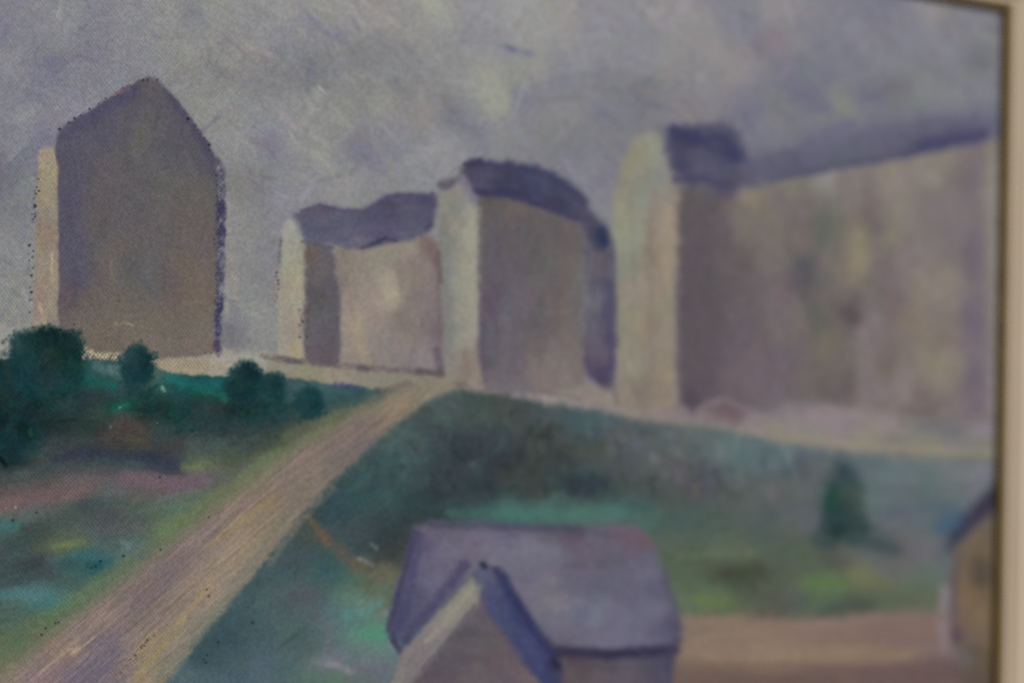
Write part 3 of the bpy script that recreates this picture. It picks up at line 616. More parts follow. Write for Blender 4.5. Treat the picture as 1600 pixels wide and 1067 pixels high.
# ------------------------------------------------------------------ the country road
road_notes = [(40,1060,138,118,112),(20,1050,142,124,104),(70,1055,136,108,110),(100,1040,118,100,108),(60,1030,132,112,106),(130,1060,110,100,116),(120,1050,108,98,120),(200,1000,136,118,110),(120,1015,146,124,106),(90,1020,142,122,98),(150,980,140,122,104),(170,960,138,116,106),(200,950,122,108,104),(220,930,118,104,104),(250,900,120,106,106),(230,915,124,106,98),
 (280,880,122,108,102),(300,860,134,116,108),(330,840,130,112,108),(330,800,128,112,104),(350,820,134,118,98),(380,820,142,126,98),(390,790,134,114,100),(360,860,148,130,100),(340,880,142,124,104),(300,930,142,122,106),(320,920,152,132,106),(280,950,134,118,98),(250,970,136,118,104),(250,1000,148,130,92),(230,1020,150,132,88),(220,1060,146,128,100),(240,1040,142,128,96),(200,1040,132,116,106),
 (270,990,142,130,106),(290,960,140,126,108),(150,1010,116,104,114),(170,1010,112,100,114),(150,1040,108,98,122),(160,1000,108,102,114),(180,1060,118,104,112),(190,980,128,110,106),(430,770,136,116,98),(410,800,140,124,98),(480,720,132,114,98),(450,750,128,110,100),(470,760,126,114,98),(540,680,128,110,98),(510,700,126,108,100),(520,720,118,108,96),(560,670,122,106,100),(560,690,112,102,100),
 (600,640,142,124,98),(590,660,126,110,98),(640,620,134,122,100),(620,630,140,124,96),(690,605,136,126,102),(665,610,134,124,104),(600,625,134,122,98),(640,608,128,118,100),(440,730,118,112,90),(400,760,124,110,92),(260,1030,132,124,108),(330,900,144,128,108),
 (-100,1150,130,112,104),(0,1200,124,108,108),(150,1200,138,122,104)]
mr = region(ROAD, [(-280,1262),(-100,1128),(0,1048),(60,1000),(130,948),(200,893),(260,846),(330,790),(400,738),(470,692),(520,664),(556,642),(590,622),(628,604),(680,592),(712,592),(708,608),(662,627),(632,650),(590,688),(548,723),(506,764),(470,804),(410,878),(350,946),(300,1006),(260,1062),(190,1180),(120,1390),(-280,1390)],
 road_notes, soft=6.5, n=900, angle=lambda x, y: -.70 if x < 420 else -.66, ln=70, wd=5.5, jit=7, op=.5,
 tints=((8,6,-6),(6,-2,2),(-8,-6,6),(10,8,0)), mottle=2, spread=.07, power=1.8, chroma=.74, cool=.6, rose=.5)
ys_, xs_ = np.nonzero((mr > .6) & (GX > -40) & (GX < 760) & (GY < 1110))
for _ in range(620):
    q_ = rng.integers(len(xs_)); x_ = X0 + xs_[q_] * STEP; y_ = Y0 + ys_[q_] * STEP
    d_ = rng.choice([-22, -16, -12, 11, 15, 20]); base_ = IMG[ys_[q_], xs_[q_]]
    ln_ = rng.uniform(30, 120) * (1.0 if x_ < 420 else .6)
    stroke(x_, y_, (-.72 if x_ < 430 else -.66) + rng.normal(0, .05), ln_, rng.uniform(2.2, 4.2), base_ + d_ + np.array((2, 0, -2 if d_ > 0 else 3)), rng.uniform(.35, .75), mr, relief=.9)
A([(110,1022),(150,992),(200,950)], 4, (170,150,134), .45)
A([(60,1052),(100,1018),(112,1012)], 4, (166,146,128), .4)
A([(112,1018),(122,1012)], 6, (176,152,136), .6)
A([(210,1062),(250,1012),(290,958),(330,904)], 11, (150,133,100), .4)
A([(330,850),(370,820),(420,780)], 12, (150,132,92), .35)
A([(120,1060),(160,1020),(185,990)], 18, (112,103,114), .22)
A([(150,990),(200,955),(260,905),(310,858)], 14, (114,100,106), .3)
A([(262,1060),(300,1008),(350,946),(400,884)], 10, (120,122,108), .35)
A([(30,1032),(100,976),(200,900),(300,820),(400,742)], 12, (112,116,92), .4, soft=1)
A([(420,880),(470,812),(520,762)], 8, (120,118,104), .35, soft=1)
A([(-20,1062),(60,996),(130,943),(240,856),(330,784),(400,732),(460,692),(530,656),(580,630)], 26, (103,108,88), .42, soft=1)
A([(300,818),(380,758),(460,700),(520,664)], 16, (112,112,90), .35, soft=1)
A([(240,1067),(290,1000),(345,938),(400,868),(452,800)], 14, (104,112,102), .35, soft=1)
A([(560,640),(600,614),(660,598)], 12, (122,114,96), .4, soft=1)
A([(592,612),(612,604),(640,598)], 8, (98,86,86), .4)

# ------------------------------------------------------------------ yard
region(YARD, [(1040,960),(1120,962),(1250,966),(1330,960),(1400,956),(1490,954),(1630,952),(1630,1390),(600,1390),(900,1200),(1040,1068)],
 [(1080,990,126,112,98),(1100,1000,136,120,102),(1200,1000,140,122,104),(1150,980,132,116,98),(1250,985,132,114,100),(1300,990,126,108,98),(1230,1020,138,120,100),(1320,1020,136,118,96),(1400,1020,132,116,96),(1390,990,120,104,98),(1450,980,128,108,98),(1430,1000,118,100,96),
  (1380,1060,102,86,84),(1250,1060,108,92,84),(1300,1050,116,98,90),(1450,1050,100,84,84),(1480,1040,104,90,88),(1150,1060,108,94,84),(1080,1055,116,100,86),(1200,1045,130,112,94),(1470,1010,120,108,104),(1400,1045,112,94,90)],
 soft=7, n=520, angle=-.03, ln=120, wd=9, jit=4, op=.5, tints=((5,0,2),(3,2,-5)), mottle=1.2, spread=.06, ax=.3, rose=2, chroma=.95)
A([(1060,1064),(1250,1056),(1400,1050),(1500,1056)], 30, (102,86,82), .45, soft=1)
A([(1100,1000),(1250,1002),(1440,992)], 10, (124,108,96), .35, soft=1)
A([(1080,1024),(1250,1026),(1420,1026)], 12, (142,126,104), .35, soft=1)

# ------------------------------------------------------------------ house at the right edge
region(R_ROOF, [(1630,690),(1556,744),(1548,764),(1520,790),(1496,812),(1478,836),(1474,858),(1484,866),(1496,850),(1520,826),(1560,790),(1630,740)],
 [(1550,765,56,52,72),(1530,790,64,58,78),(1510,810,62,60,84),(1490,840,50,56,78),(1485,855,62,66,84)], soft=5, n=30, angle=-.7, ln=30, wd=8, jit=4, op=.45)
A([(1468,826),(1490,812)], 24, (62,90,116), .5, soft=.8)
A([(1545,738),(1530,762),(1500,790)], 14, (112,112,128), .35, soft=.8)
region(R_WALL, [(1488,866),(1500,848),(1530,820),(1560,796),(1630,750),(1630,1390),(1510,1390),(1500,1060),(1488,1000),(1486,930)],
 [(1505,860,108,92,80),(1530,830,112,98,80),(1545,810,108,94,84),(1500,900,116,98,80),(1550,860,112,98,82),(1530,885,92,82,70),(1528,900,88,80,70),(1550,930,114,98,78),(1510,930,118,98,78),(1530,960,118,102,80),(1500,960,112,94,80),(1545,1000,114,98,78),(1510,990,108,92,80),(1530,1030,98,84,66),(1515,1030,88,84,78),(1550,1050,96,82,72),(1510,1060,96,82,80),(1530,1250,100,86,74)],
 soft=6, n=90, angle=1.5, ln=40, wd=12, jit=4, op=.45, mottle=3)
A([(1494,870),(1486,940),(1490,1000)], 11, (88,78,92), .5, soft=.8)
A([(1490,985),(1494,996)], 16, (76,64,84), .5, soft=.8)
A([(1475,918),(1472,960),(1474,1010)], 14, (136,124,132), .55, soft=.8)
A([(1475,926),(1474,948)], 14, (142,128,144), .4, soft=.8)
A([(1490,1020),(1512,1030)], 20, (112,104,112), .4, soft=.8)
A([(1529,880),(1530,905)], 16, (84,74,64), .45, soft=.8)

# ------------------------------------------------------------------ house in the foreground
region(H_WALL, [(836,985),(868,1008),(1056,1012),(1050,1067),(1044,1260),(866,1260),(862,1060)],
 [(900,1030,84,72,82),(940,1040,90,82,90),(890,1055,96,84,88),(980,1040,92,86,98),(1020,1040,84,80,100),(1000,1060,96,90,96),(940,1060,98,88,96),(1045,1030,80,76,98),(950,1200,92,84,92)],
 soft=4, n=60, angle=1.5, ln=34, wd=11, jit=4, op=.45)
region(H_GABLE, [(750,925),(790,985),(850,1067),(866,1110),(866,1260),(560,1260),(580,1130),(640,1067)],
 [(745,955,98,90,98),(730,990,94,86,94),(760,1000,98,92,96),(720,1030,94,86,96),(780,1030,98,88,94),(690,1055,92,84,94),(740,1055,100,92,96),(820,1060,106,92,98),(790,1060,98,90,98),(700,1200,94,86,92)],
 soft=3.5, n=90, angle=1.0, ln=36, wd=12, jit=3.5, op=.45)
A([(716,990),(740,985)], 14, (82,76,88), .4)
region(H_ROOF, [(646,826),(656,816),(690,817),(760,820),(820,822),(900,824),(950,820),(984,817),(1006,826),(1018,848),(1030,878),(1044,912),(1056,950),(1064,985),(1064,1006),(1050,1020),(960,1018),(872,1014),(830,968),(800,930),(770,890),(752,884),(736,900),(690,950),(628,1012),(612,1000),(606,982),(612,950),(622,910),(632,872),(638,846)],
 [(665,830,104,96,110),(655,850,88,80,108),(690,830,98,92,108),(700,850,112,106,120),(720,840,106,98,114),(760,840,112,104,122),(800,835,96,92,112),(850,830,92,86,98),(820,850,116,112,126),(850,860,116,116,128),(780,870,112,108,122),(900,830,90,80,92),(920,850,98,92,106),(980,835,104,89,98),(1000,845,106,86,96),(910,855,108,92,106),
  (850,880,110,104,118),(830,900,108,102,118),(900,890,98,94,110),(950,880,98,94,104),(950,900,96,94,110),(1000,880,102,98,116),(1010,900,104,102,120),(860,920,114,108,116),(870,935,122,118,122),(900,920,98,96,114),(940,920,98,96,112),(980,930,100,96,114),(1030,920,92,88,106),(1020,950,104,102,122),
  (900,950,108,110,124),(930,955,110,114,126),(870,970,108,104,118),(960,960,108,104,124),(900,990,106,102,116),(950,990,108,104,122),(1000,990,104,102,122),(1030,990,98,96,116),(1050,980,82,80,100),(880,1005,98,92,108),
  (660,880,96,94,118),(640,880,80,74,104),(690,880,104,98,116),(670,910,100,98,122),(650,930,82,80,110),(690,920,104,100,122),(630,960,78,76,110),(650,970,90,88,116),(620,970,72,66,98),(630,990,86,90,118),(700,905,98,92,112),(720,880,108,102,116)],
 soft=4, n=330, angle=lambda x, y: 2.1 if x < 740 else (-.05 if x < 980 else 1.2), ln=38, wd=14, jit=4, op=.42, tints=((3,-1,-1),(-3,0,5),(4,4,2)), mottle=2.5, spread=.4, cool=4, chroma=.9)
A([(648,832),(632,890),(618,940),(608,982),(618,1004),(626,1016)], 9, (62,60,90), .6, soft=.85, rough=.35)
A([(652,838),(644,890),(630,950),(622,985)], 16, (72,70,106), .5)
A([(726,882),(690,928),(650,976),(636,1000)], 16, (74,70,102), .75)
A([(612,1000),(626,1020)], 7, (62,54,76), .6)
A([(670,820),(800,823),(900,826)], 11, (68,70,90), .5, soft=1)
A([(640,1000),(622,1016),(612,996)], 9, (70,66,98), .5)
A([(990,834),(1006,848)], 14, (108,86,95), .28)
A([(1024,1030),(1018,1067)], 40, (78,74,95), .5, soft=.9)
A([(900,1034),(960,1040)], 14, (82,74,86), .4)
A([(1036,890),(1054,945),(1061,1000)], 10, (80,80,96), .45, soft=1)
A([(1045,1028),(1040,1067)], 12, (74,70,92), .5)
A([(872,1017),(940,1020),(1000,1019),(1054,1014)], 17, (56,51,76), .8, soft=.7, rough=.2)
A([(930,1022),(990,1020)], 9, (50,46,72), .4)
A([(1056,1000),(1048,1022),(1044,1040)], 12, (72,68,90), .5)
region(H_CROSS, [(742,890),(756,884),(778,886),(792,898),(802,922),(824,962),(848,996),(868,1022),(876,1050),(884,1110),(864,1112),(846,1070),(812,1030),(788,998),(762,960),(748,930)],
 [(760,900,92,92,118),(780,895,66,64,98),(775,920,78,80,112),(790,930,60,66,106),(770,945,70,76,112),(800,970,58,64,104),(790,985,74,78,108),(830,1000,62,68,108),(820,1020,66,72,112),(850,1030,62,66,110),(845,1055,62,68,112),(868,1050,60,60,96),(865,1035,50,48,78)],
 soft=3, n=90, angle=1.0, ln=40, wd=9, jit=4, op=.5, spread=.12, cool=2)
A([(778,890),(794,920),(830,976),(864,1018)], 15, (52,54,92), .7)
A([(758,905),(790,960),(846,1040)], 9, (76,80,112), .4)
A([(864,1032),(870,1038)], 11, (40,38,66), .6)
A([(750,932),(762,956),(800,1010),(830,1050)], 5, (100,76,92), .45)
region(H_BARGE, [(738,902),(748,912),(748,936),(720,972),(690,1010),(660,1044),(640,1070),(596,1130),(560,1130),(602,1075),(622,1040),(626,1016),(650,996),(690,950),(716,924)],
 [(742,915,128,124,120),(730,935,138,136,122),(710,960,142,140,126),(690,975,132,126,118),(700,990,122,116,122),(720,960,122,114,118),(660,1010,122,116,118),(640,1015,126,118,116),(650,1040,118,112,116),(630,1050,130,124,120),(620,1064,128,124,118),(640,1062,112,106,112)],
 soft=3, n=100, angle=2.27, ln=50, wd=6, jit=5, op=.5, spread=.06)
A([(738,918),(700,966),(664,1002)], 7, (150,148,134), .4)
A([(740,944),(700,996),(658,1044)], 5, (84,78,92), .4)
A([(752,880),(756,884)], 9, (34,48,56), .8)

# ------------------------------------------------------------------ pits: weave holes along contours where the dark drawing shows
def pits(pts, spacing, size, col=(22,18,30), op=.8, jitter=3.0, keep=.75):
    pts = np.array(pts, float)
    for k in range(len(pts) - 1):
        L = np.hypot(*(pts[k + 1] - pts[k])); n = max(1, int(L / spacing))
        for q in range(n):
            if rng.random() > keep: continue
            p = pts[k] + (pts[k + 1] - pts[k]) * (q + rng.uniform(-.2, .2)) / n + rng.normal(0, jitter, 2) * .6
            s = size * .92 * rng.uniform(.55, 1.35)
            o = op * rng.uniform(.4, 1)
            j0 = int((p[0] - 6 - X0) / STEP); i0 = int((p[1] - 6 - Y0) / STEP)
            sl = (slice(i0, i0 + 9), slice(j0, j0 + 9))
            d = np.hypot((GX[sl] - p[0]), GY[sl] - p[1])
            a = (np.clip((s - d) / (s * .6), 0, 1) * o)[..., None]
            IMG[sl] = IMG[sl] * (1 - a) + np.array(col, np.float32) * a
            HGT[sl] -= a[..., 0] * .8
pits([(58,285),(56,320),(52,350)], 6, 3.0, keep=.8)
pits([(55,300),(50,352)], 7, 2.4)
pits([(48,385),(51,410),(47,440),(47,470),(45,500),(50,520)], 8, 2.8)
pits([(44,390),(44,430)], 10, 2.0)
pits([(92,203),(105,192),(128,178)], 9, 3.2, keep=.85, jitter=1.6)
pits([(128,179),(178,146),(206,130)], 12, 2.2, keep=.7, jitter=1.2)
pits([(222,124),(244,126),(250,134)], 5, 3.0, keep=.85, jitter=1.6)
pits([(286,180),(304,198),(326,228),(332,246)], 7, 2.7, keep=.8, jitter=1.6)
pits([(334,262),(338,290),(336,330),(334,390)], 7, 2.0, keep=.7, jitter=1.6)
pits([(344,300),(342,360),(338,420),(337,500),(337,545)], 6, 2.2, col=(44,36,76), keep=.8)
pits([(432,420),(431,450),(430,476)], 6, 2.7, keep=.85)
pits([(436,375),(434,412)], 8, 1.8, keep=.7)
pits([(468,488),(470,520),(467,536)], 5, 2.6, col=(40,36,52), keep=.8)
pits([(476,490),(478,530)], 7, 2.2, col=(40,36,52), keep=.8)
pits([(122,540),(126,566)], 6, 2.6, keep=.8)
pits([(126,553),(138,556)], 5, 2.6, keep=.8)
pits([(50,517),(56,520)], 4, 2.4)
pits([(318,550),(350,556)], 7, 2.0, col=(60,50,70), keep=.6)
pits([(346,465),(372,470)], 6, 1.6, col=(90,90,100), keep=.7)
pits([(58,988),(78,976),(96,970)], 6, 2.4, keep=.7)
pits([(184,1052),(200,1036),(214,1020),(232,996),(252,978)], 5, 2.1, col=(66,54,58), keep=.8)
pits([(188,1046),(206,1026),(224,1004),(246,984)], 7, 1.9, col=(70,58,60), keep=.6)
pits([(306,1044),(318,1034),(328,1018)], 6, 2.6, keep=.8)
for x, y in ((250,858),(156,876),(148,884),(142,886),(326,807),(64,991),(320,1035),(340,1003),(394,972),(20,812),(56,800),(322,920),(325,930),(115,508),(192,868),(30,590),(248,745)):
    pits([(x, y), (x + 1, y)], 1, 3.0, keep=1, jitter=.5)
# stray light flecks where bristles lifted the paint
for x, y, s in ((252,608,1.9),(172,666,2.2),(186,636,2.4),(24,792,2.6),(8,793,2.2),(130,743,1.6),(282,790,1.6),(228,636,1.6),(150,765,1.6),(245,660,1.5)):
    pits([(x, y), (x + 1, y)], 1, s, col=(160,168,160), keep=1, jitter=.5, op=.7)

# ------------------------------------------------------------------ dry-brush amount (how far the weave shows through the paint)
def drymark(pts, wd, amt):
    pts = np.array(pts, float)
    d = np.full((NY, NX), 1e9, np.float32)
    for k in range(len(pts) - 1):
        ax, ay = pts[k]; bx, by = pts[k + 1]
        L = (bx - ax) ** 2 + (by - ay) ** 2
        t = np.clip(((GX - ax) * (bx - ax) + (GY - ay) * (by - ay)) / L, 0, 1)
        d = np.minimum(d, np.hypot(GX - ax - t * (bx - ax), GY - ay - t * (by - ay)))
    DRY[:] = np.maximum(DRY, amt * np.clip(1.4 - d / wd, 0, 1))
DRY += .13 + .09 * NB
drymark([(20,420),(20,520)], 34, .3)
drymark([(124,552),(180,560)], 9, 1.0)
drymark([(250,566),(345,572)], 10, .55)
drymark([(365,450),(395,540)], 24, .45)
drymark([(342,260),(338,545)], 8, .65)
drymark([(440,470),(470,550)], 18, .5)
drymark([(150,820),(215,825)], 16, .5)
drymark([(40,740),(110,745)], 16, .5)
drymark([(80,760),(130,775)], 12, .5)
drymark([(180,1055),(255,975)], 10, .5)
drymark([(320,900),(340,950)], 12, .4)
DRY = np.clip(DRY, 0, 1)

IMG += (GRAIN * 3.6)[..., None]
# final mixing of the palette: a little more contrast, violets greyed down as in the photograph
lum = IMG.mean(-1, keepdims=True)
vio = np.clip((IMG[..., 2:3] - IMG[..., :2].mean(-1, keepdims=True) - 3) / 24, 0, 1) * np.clip((IMG[..., :1] - IMG[..., 1:2] + 12) / 12, 0, 1)
IMG = lum + (IMG - lum) * (1 - .17 * vio)
IMG = 100 + (IMG - 100) * 1.07
IMG = np.clip(IMG, 6, 235)
HGT = np.clip(HGT + NB * .12, -1, 1.6)

# ------------------------------------------------------------------ helpers for Blender objects
LIGHT = 0.55            # frame and wall
PAINT_LIGHT = 0.83      # share of full white that the lamps give the canvas
def lin(c):
    c = np.asarray(c, np.float64) / 255.0
    return np.where(c <= .04045, c / 12.92, ((c + .055) / 1.055) ** 2.4)

def new_mat(name):
    m = bpy.data.materials.new(name); m.use_nodes = True
    nt = m.node_tree
    b = nt.nodes['Principled BSDF']
    return m, nt, b

def N(nt, t, **k):
    n = nt.nodes.new(t)
    for a, v in k.items(): setattr(n, a, v)
    return n

def math_node(nt, op, a, b=None):
    n = N(nt, 'ShaderNodeMath', operation=op)
    for i, v in enumerate((a, b)):
        if v is None: continue
        if isinstance(v, (int, float)): n.inputs[i].default_value = v
        else: nt.links.new(v, n.inputs[i])
    return n.outputs[0]

# oil paint on woven canvas: colour from the paint layer, weave as bump and as thinner paint on the thread tops
PERIOD_X, PERIOD_Z = 0.00092, 0.00112
def paint_material():
    m, nt, b = new_mat('oil_paint_on_weave')
    at = N(nt, 'ShaderNodeAttribute', attribute_name='paint')
    dr = N(nt, 'ShaderNodeAttribute', attribute_name='dry')
    tc = N(nt, 'ShaderNodeTexCoord')
    wob = N(nt, 'ShaderNodeTexNoise'); wob.inputs['Scale'].default_value = 260; wob.inputs['Detail'].default_value = 2
    nt.links.new(tc.outputs['Object'], wob.inputs['Vector'])
    mixv = N(nt, 'ShaderNodeVectorMath', operation='MULTIPLY_ADD')
    nt.links.new(wob.outputs['Color'], mixv.inputs[0]); mixv.inputs[1].default_value = (.0016, .0016, .0016)
    nt.links.new(tc.outputs['Object'], mixv.inputs[2])
    sp = N(nt, 'ShaderNodeSeparateXYZ'); nt.links.new(mixv.outputs[0], sp.inputs[0])
    sx = math_node(nt, 'SINE', math_node(nt, 'MULTIPLY', sp.outputs['X'], 2 * math.pi / PERIOD_X))
    sz = math_node(nt, 'SINE', math_node(nt, 'MULTIPLY', sp.outputs['Z'], 2 * math.pi / PERIOD_Z))
    w = math_node(nt, 'ADD', math_node(nt, 'MULTIPLY', math_node(nt, 'MULTIPLY', sx, sz), .5), .5)      # 0 pit .. 1 thread top
    fine = N(nt, 'ShaderNodeTexNoise'); fine.inputs['Scale'].default_value = 1500; fine.inputs['Detail'].default_value = 3
    nt.links.new(tc.outputs['Object'], fine.inputs['Vector'])
    # colour: darker in pits in proportion to dryness
    depth = math_node(nt, 'MULTIPLY', math_node(nt, 'SUBTRACT', w, .5), math_node(nt, 'MULTIPLY', dr.outputs['Fac'], .7))
    gr = math_node(nt, 'MULTIPLY', math_node(nt, 'SUBTRACT', fine.outputs['Fac'], .5), .7)
    gain = math_node(nt, 'ADD', math_node(nt, 'ADD', depth, 1.0), gr)
    mul = N(nt, 'ShaderNodeVectorMath', operation='SCALE')
    nt.links.new(at.outputs['Color'], mul.inputs[0]); nt.links.new(gain, mul.inputs['Scale'])
    nt.links.new(mul.outputs[0], b.inputs['Base Color'])
    hgt = math_node(nt, 'ADD', math_node(nt, 'MULTIPLY', w, .8), math_node(nt, 'MULTIPLY', fine.outputs['Fac'], .5))
    bp = N(nt, 'ShaderNodeBump'); bp.inputs['Strength'].default_value = .7; bp.inputs['Distance'].default_value = .00012
    nt.links.new(hgt, bp.inputs['Height']); nt.links.new(bp.outputs['Normal'], b.inputs['Normal'])
    b.inputs['Roughness'].default_value = .8
    b.inputs['Specular IOR Level'].default_value = .06
    return m
PAINT = paint_material()

def plain_material(name, rgb, rough=.6, scale=300, var=.12, spec=.3, stretch=(1, 1, 1), bump=.00008, metal=0.0):
    m, nt, b = new_mat(name)
    tc = N(nt, 'ShaderNodeTexCoord'); mp = N(nt, 'ShaderNodeMapping'); mp.inputs['Scale'].default_value = stretch
    nt.links.new(tc.outputs['Object'], mp.inputs['Vector'])
    n1 = N(nt, 'ShaderNodeTexNoise'); n1.inputs['Scale'].default_value = scale; n1.inputs['Detail'].default_value = 5
    nt.links.new(mp.outputs[0], n1.inputs['Vector'])
    r = N(nt, 'ShaderNodeValToRGB')
    c = lin(rgb) / LIGHT
    lo = np.clip(c * (1 - var), 0, .9); hi = np.clip(c * (1 + var), 0, .92)
    r.color_ramp.elements[0].position = .3; r.color_ramp.elements[0].color = (*lo, 1)
    r.color_ramp.elements[1].position = .7; r.color_ramp.elements[1].color = (*hi, 1)
    nt.links.new(n1.outputs['Fac'], r.inputs['Fac']); nt.links.new(r.outputs[0], b.inputs['Base Color'])
    bp = N(nt, 'ShaderNodeBump'); bp.inputs['Strength'].default_value = .4; bp.inputs['Distance'].default_value = bump
    nt.links.new(n1.outputs['Fac'], bp.inputs['Height']); nt.links.new(bp.outputs['Normal'], b.inputs['Normal'])
    b.inputs['Roughness'].default_value = rough; b.inputs['Specular IOR Level'].default_value = spec
    b.inputs['Metallic'].default_value = metal
    return m

def link_mesh(name, verts, faces, mat, parent=None, smooth=False):
    me = bpy.data.meshes.new(name)
    me.from_pydata([tuple(v) for v in verts], [], [tuple(f) for f in faces])
    me.materials.append(mat); me.update()
    if smooth: me.polygons.foreach_set('use_smooth', [True] * len(me.polygons))
    o = bpy.data.objects.new(name, me); C.objects.link(o)
    if parent is not None: o.parent = parent
    return o

# ------------------------------------------------------------------ the painting
CX, CZ = (LEFT + RIGHT) / 2, BOTTOM
painting = bpy.data.objects.new('painting', None); C.objects.link(painting)
painting.location = (CX, 0, CZ)
painting['label'] = 'oil landscape on woven canvas with grey violet blocks, sandy road and blue roofed house'
painting['category'] = 'painting'
OFF = np.array([CX, 0.0, CZ])

# grid lines: full resolution in view, coarser outside it
def lines(n, o, a, b):
    v = o + np.arange(n) * STEP
    return np.array([i for i in range(n) if (a <= v[i] <= b) or i % 4 == 0])
ci = lines(NX, X0, -12, 1585); ri = lines(NY, Y0, -12, 1080)
PX, PY = np.meshgrid(gx[ci], gy[ri])
wx, wz = on_canvas(PX, PY)
EDGE = 0.004                                        # canvas runs this far under the frame
wxc = np.clip(wx, LEFT - EDGE, RIGHT + EDGE); wzc = np.clip(wz, BOTTOM - EDGE, TOP + EDGE)
hh = HGT[np.ix_(ri, ci)]; col = IMG[np.ix_(ri, ci)]; dry = DRY[np.ix_(ri, ci)]; rid = RID[np.ix_(ri, ci)]
RELIEF = 0.00007
vy = -0.0004 - hh * RELIEF
lincol = np.clip(lin(col) / PAINT_LIGHT, 0, .9).astype(np.float32)
nr, nc = PX.shape
idx = np.arange(nr * nc).reshape(nr, nc)
q = np.stack([idx[1:, :-1], idx[1:, 1:], idx[:-1, 1:], idx[:-1, :-1]], -1)
inside = (wx > LEFT - EDGE) & (wx < RIGHT + EDGE) & (wz > BOTTOM - EDGE) & (wz < TOP + EDGE)
keepq = inside[1:, :-1] | inside[1:, 1:] | inside[:-1, 1:] | inside[:-1, :-1]
qid = rid[:-1, :-1]
allv = np.stack([wxc - OFF[0], vy, wzc - OFF[2]], -1).reshape(-1, 3).astype(np.float32)
allc = lincol.reshape(-1, 3); alld = dry.reshape(-1).astype(np.float32)

def paint_part(name, rids, parent, label=None):
    sel = keepq & np.isin(qid, rids)
    qs = q[sel].reshape(-1, 4)
    if len(qs) == 0: print('EMPTY', name); return None
    used, inv = np.unique(qs, return_inverse=True)
    inv = inv.reshape(-1).astype(np.int32)
    me = bpy.data.meshes.new(name)
    me.vertices.add(len(used)); me.vertices.foreach_set('co', allv[used].reshape(-1))
    me.loops.add(len(inv)); me.loops.foreach_set('vertex_index', inv)
    nf = len(qs)
    me.polygons.add(nf)
    me.polygons.foreach_set('loop_start', np.arange(0, nf * 4, 4, dtype=np.int32))
    me.polygons.foreach_set('use_smooth', np.ones(nf, bool))
    ca = me.attributes.new('paint', 'FLOAT_COLOR', 'POINT')
    ca.data.foreach_set('color', np.concatenate([allc[used], np.ones((len(used), 1), np.float32)], 1).reshape(-1))
    da = me.attributes.new('dry', 'FLOAT', 'POINT'); da.data.foreach_set('value', alld[used])
    me.materials.append(PAINT)
    me.update(calc_edges=True); me.validate()
    o = bpy.data.objects.new(name, me); C.objects.link(o); o.parent = parent
    if label: o['label'] = label
    return o

paint_part('painted_sky', [SKY], painting, 'mottled grey lilac sky')
paint_part('painted_verge', [VERGE], painting, 'pale pinkish strip of ground below the blocks')
t = paint_part('painted_building', [TOWER], painting, 'tall gabled slate coloured tower')
paint_part('end_wall', [TOWER_END], t, 'narrow cream end wall'); paint_part('shadow_edge', [TOWER_EDGE], t, 'dark indigo edge')
t = paint_part('painted_building', [B1], painting, 'low block with sagging violet roof')
paint_part('end_wall', [B1_END], t); paint_part('shaded_wall', [B1_SHADE], t); paint_part('roof', [B1_ROOF], t)
t = paint_part('painted_building', [B2], painting, 'middle block with curved indigo roof')
paint_part('end_wall', [B2_END], t); paint_part('shaded_wall', [B2_SHADE], t); paint_part('roof', [B2_ROOF], t)
t = paint_part('painted_building', [B3], painting, 'long block running to the frame')
paint_part('end_wall', [B3_END], t); paint_part('roof', [B3_ROOF], t)
paint_part('painted_field', [LEFT_FIELD], painting, 'green field with a pink band')
paint_part('painted_hedge', [HEDGE], painting, 'dark teal hedge')
for r in (TREE1, TREE2, TREE3, TREE4, TREE5): paint_part('painted_tree', [r], painting)
paint_part('painted_tree', [TREE6], painting, 'pointed dark green tree in the meadow')
paint_part('painted_road', [ROAD], painting, 'sandy country road')
paint_part('painted_meadow', [MEADOW], painting, 'blue green meadow')
paint_part('painted_yard', [YARD], painting, 'tan yard')
t = paint_part('painted_house', [H_WALL], painting, 'house with violet grey roof and front gable')
paint_part('roof', [H_ROOF], t); paint_part('gable', [H_GABLE], t)
paint_part('bargeboard', [H_BARGE], t); paint_part('gable_roof', [H_CROSS], t)
t = paint_part('painted_house', [R_WALL], painting, 'ochre house cut off by the frame')
paint_part('roof', [R_ROOF], t)

# canvas: the stretched cloth with its turned-over edges
CANVAS = plain_material('raw_canvas', (150, 142, 124), .9, 900, .1)
def box(x0, x1, y0, y1, z0, z1):
    v = [(x, y, z) for x in (x0, x1) for y in (y0, y1) for z in (z0, z1)]
    f = [(0,1,3,2),(4,6,7,5),(0,4,5,1),(2,3,7,6),(0,2,6,4),(1,5,7,3)]
    return v, f
v, f = box(LEFT - EDGE - .0005 - CX, RIGHT + EDGE + .0005 - CX, 0.0, 0.016, -EDGE - .0005, TOP - BOTTOM + EDGE + .0005)
link_mesh('canvas', v, f, CANVAS, painting)

# ------------------------------------------------------------------ the frame: four mitred rails, each with a gilt slip
frame = bpy.data.objects.new('picture_frame', None); C.objects.link(frame)
frame.location = (CX, 0, CZ)
frame['label'] = 'pale beige wooden picture frame with a dark olive gilt inner edge'
frame['category'] = 'picture frame'
RAIL = plain_material('cream_painted_wood', (158, 143, 123), .5, 160, .05, .35, (1, 1, .12))
GILT = plain_material('worn_gilt', (104, 86, 46), .5, 420, .22, .4, (1, 1, .25))
